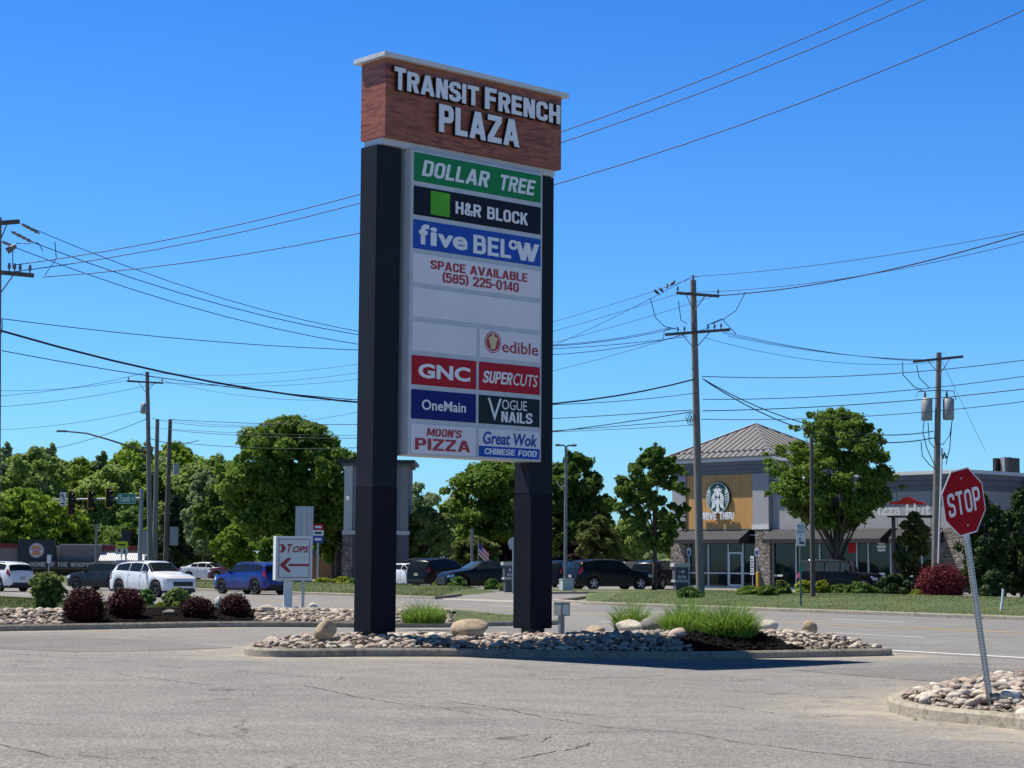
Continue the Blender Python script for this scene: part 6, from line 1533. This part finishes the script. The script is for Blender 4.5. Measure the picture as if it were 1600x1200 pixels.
for (a, b2) in (((34, 350), (62, 365)), ((18, 362), (52, 379)), ((4, 378), (24, 386))):
    A = at(*a, HY-.1)-hb0; B = at(*b2, HY+1.5)-hb0; n7 = [A.lerp(B, i/9) for i in range(10)]; MB().tube(n7, [.02, .05, .03, .055, .03, .055, .03, .055, .03, .02], 8).build('insulator', M_INS, hpole, fix=False)
c = at(18, 387, HY)-hb0; MB().tube([c-Vector((.12, 0, .1)), c+Vector((.12, 0, .06))], [.1, .07], 8).build('switch', M_INS, hpole)
for pts in ([(52, 379), (60, 380), (67, 392)], [(24, 388), (26, 380), (48, 381)], [(20, 392), (20, 420)], [(86, 378), (88, 404), (70, 430)], [(3, 498), (4, 512), (1, 524)]):
    curvewire([tuple(at(x, y, HY)-hb0) for x, y in pts], .014, 'jumper_wire', None, parent=hpole)

# ------------------------------------------------------------------ overhead wires
def wire(label, a, b, sag, r, group, n=18):
    A = at(a[0], a[1], a[2]); B = at(b[0], b[1], b[2]); pts = []
    for i in range(n+1):
        f = i/n; p = A.lerp(B, f); p.z -= sag*4*f*(1-f); pts.append(tuple(p))
    ext = lambda p, q: tuple(Vector(p)+(Vector(p)-Vector(q))*14)
    if b[0] > 1560: pts.append(ext(pts[-1], pts[-2]))
    elif b[0] < -10: pts.append(ext(pts[-1], pts[-2]))
    if a[0] < -10: pts.insert(0, ext(pts[0], pts[1]))
    o = MB().tube(pts, r, 5, cap=False).build('overhead_wire', M_WIRE, None, fix=False); o_pts = WP; o_pts[label] = pts; return tag(o, label, 'wire', group)
WP = {}
GA = 'three wires climbing from the left pole to the upper right'
wire('upper of three wires rising behind the sign top to the upper right', (24, 414, HY), (1470, -35, 47), 1.05, .014, GA)
wire('middle of three wires rising behind the sign top to the upper right', (20, 425, HY), (1560, -53, 47), 1.15, .014, GA)
wire('lowest of three wires rising behind the sign top to the upper right', (66, 433, HY), (1640, -2, 47), 1.35, .014, GA)
GB = 'wires from the near left pole down to the middle pole'
wire('uppermost wire from the near left pole to the middle pole', (34, 350, HY), (1046, 512, PY_), 1.95, .012, GB)
wire('second wire from the near left pole to the middle pole', (52, 379, HY), (1058, 512, PY_), 1.8, .014, GB)
wire('third wire from the near left pole to the middle pole', (24, 387, HY), (1110, 512, PY_), 2.1, .013, GB)
wire('thin wire low from the left edge toward the middle pole', (3, 498, HY), (1074, 526, PY_), .8, .013, GB)
wire('thick black cable sagging from the left edge to the middle pole', (2, 517, HY), (1087, 592, PY_), 1.7, .034, GB)
wire('lower cable from the left edge to the middle pole', (3, 548, HY), (1088, 614, PY_), 1.0, .014, GB)
wire('faint lowest cable reaching the middle pole above the tree tops', (262, 655, 134), (1089, 640, PY_), .5, .02, GB)
wire('cable running just above the tree tops behind the sign', (266, 690, 136), (1090, 642, PY_), 1.0, .02, GB)
GC = 'wires from the far left pole'
for i, (y, yr, lab) in enumerate(((607, 596, 'top'), (617, 597, 'second'), (634, 599, 'lowest'))):
    wire('%s of three wires from the left edge to the street lamp pole' % lab, (-20, y+3, 115), ((202, 229, 254)[i], (594, 582, 597)[i], KY), .25, .014, GC)
    wire('%s of three wires from the street lamp pole behind the sign' % lab, ((202, 229, 254)[i], (594, 582, 597)[i], KY), (1062+i*28, (458, 432, 462)[i], PY_), 1.6, .012, GC)
wire('slack cable from the street lamp pole going left over the woodland', (228, 655, KY), (-20, 712, 150), .6, .02, GC)
wire('short cable from street lamp pole to the control box pole', (232, 684, KY), (310, 688, 136), .3, .025, GC)
wire('braided cable from street lamp pole to the darker wooden pole', (238, 654, KY), (430, 664, 120), .3, .016, GC)
GD = 'wires leaving the middle pole to the upper right'
wire('top wire from the middle pole to the right picture edge', (1083, 432, PY_), (1640, 353, 62), .25, .012, GD)
wire('second wire from the middle pole to the right picture edge', (1121, 462, PY_), (1640, 353, 61), .4, .024, GD)
wire('third wire from the middle pole to the right picture edge', (1060, 457, PY_), (1640, 367, 62), .45, .012, GD)
GE = 'wires from the middle pole to the transformer pole'
for i, lab in enumerate(('upper', 'middle', 'lower')): wire('%s thin wire from middle pole arm to the transformer pole arm' % lab, (1118+i*10, 515+i*5, PY_), (1428+i*8, 564-i*1, RY), .22, .011, GE)
wire('left drop cable from middle pole to the transformer pole', (1098, 592, PY_), (1458, 674, RY), 1.0, .024, GE)
wire('right drop cable from middle pole to the transformer pole', (1102, 595, PY_), (1460, 684, RY), 1.15, .026, GE)
GF = 'long wires passing the transformer pole to the right edge'
wire('wavy wire from middle pole crossing to the right edge at transformer arm level', (1096, 588, PY_), (1640, 557, 78), .35, .018, GF)
wire('wire crossing above the transformers to the right edge', (1098, 624, PY_), (1640, 582, 78), .3, .016, GF)
wire('thicker wire crossing in front of the transformers to the right edge', (1098, 642, PY_), (1640, 603, 78), .2, .020, GF)
wire('guy wire slanting down right from the transformer pole', (1470, 562, RY), (1540, 705, 105), .0, .010, 'guy wires')
wire('bird carrying wire rising from behind the sign to the middle pole top', (262, 655, 134), (1083, 431, PY_), 2.6, .012, GC)
wire('second of two cables from the darker wooden pole behind the sign', (266, 672, 136), (1090, 655, PY_), .7, .018, GB)
wire('lower communication cable from the middle pole to the right edge', (1096, 655, PY_), (1640, 622, 80), .3, .016, GF)
wire('extra cable low over the woodland from the left edge to the street lamp pole', (-20, 672, 150), (229, 640, KY), .3, .016, GC)
wire('slim wire from the street lamp pole passing behind the sign at mid height', (232, 588, KY), (1062, 524, PY_), 2.2, .012, GC)
wire('slim wire below the braided cable from street lamp pole to the middle pole', (232, 668, KY), (1089, 664, PY_), .5, .013, GC)
wire('thin lower wire from the middle pole arm to the transformer pole', (1102, 528, PY_), (1460, 566, RY), .5, .011, GE)
BW = WP['bird carrying wire rising from behind the sign to the middle pole top']
def onwire(px):
    q = [(pix(*p)[0], Vector(p)) for p in BW]
    for (a, p), (b, r) in zip(q[:-1], q[1:]):
        if a <= px <= b: return p.lerp(r, (px-a)/(b-a))+Vector((0, 0, .11))
for i, px in enumerate((1052, 1043, 1033, 1026)):
    b = onwire(px); o = thing('bird', ['small dark bird on the wire, first from the middle pole', 'small dark bird on the wire, second from the middle pole', 'small dark bird on the wire, third from the middle pole', 'small dark bird on the wire, farthest from the middle pole'][i], 'bird', b, .4+i, 'birds perched on the wire')
    MB().tube([(-.16, 0, -.10), (-.08, 0, .0), (0, 0, .05), (.06, 0, .11), (.09, 0, .15), (.13, 0, .14)], [.012, .05, .065, .045, .04, .008], 8).build('body', M_BLACK, o)
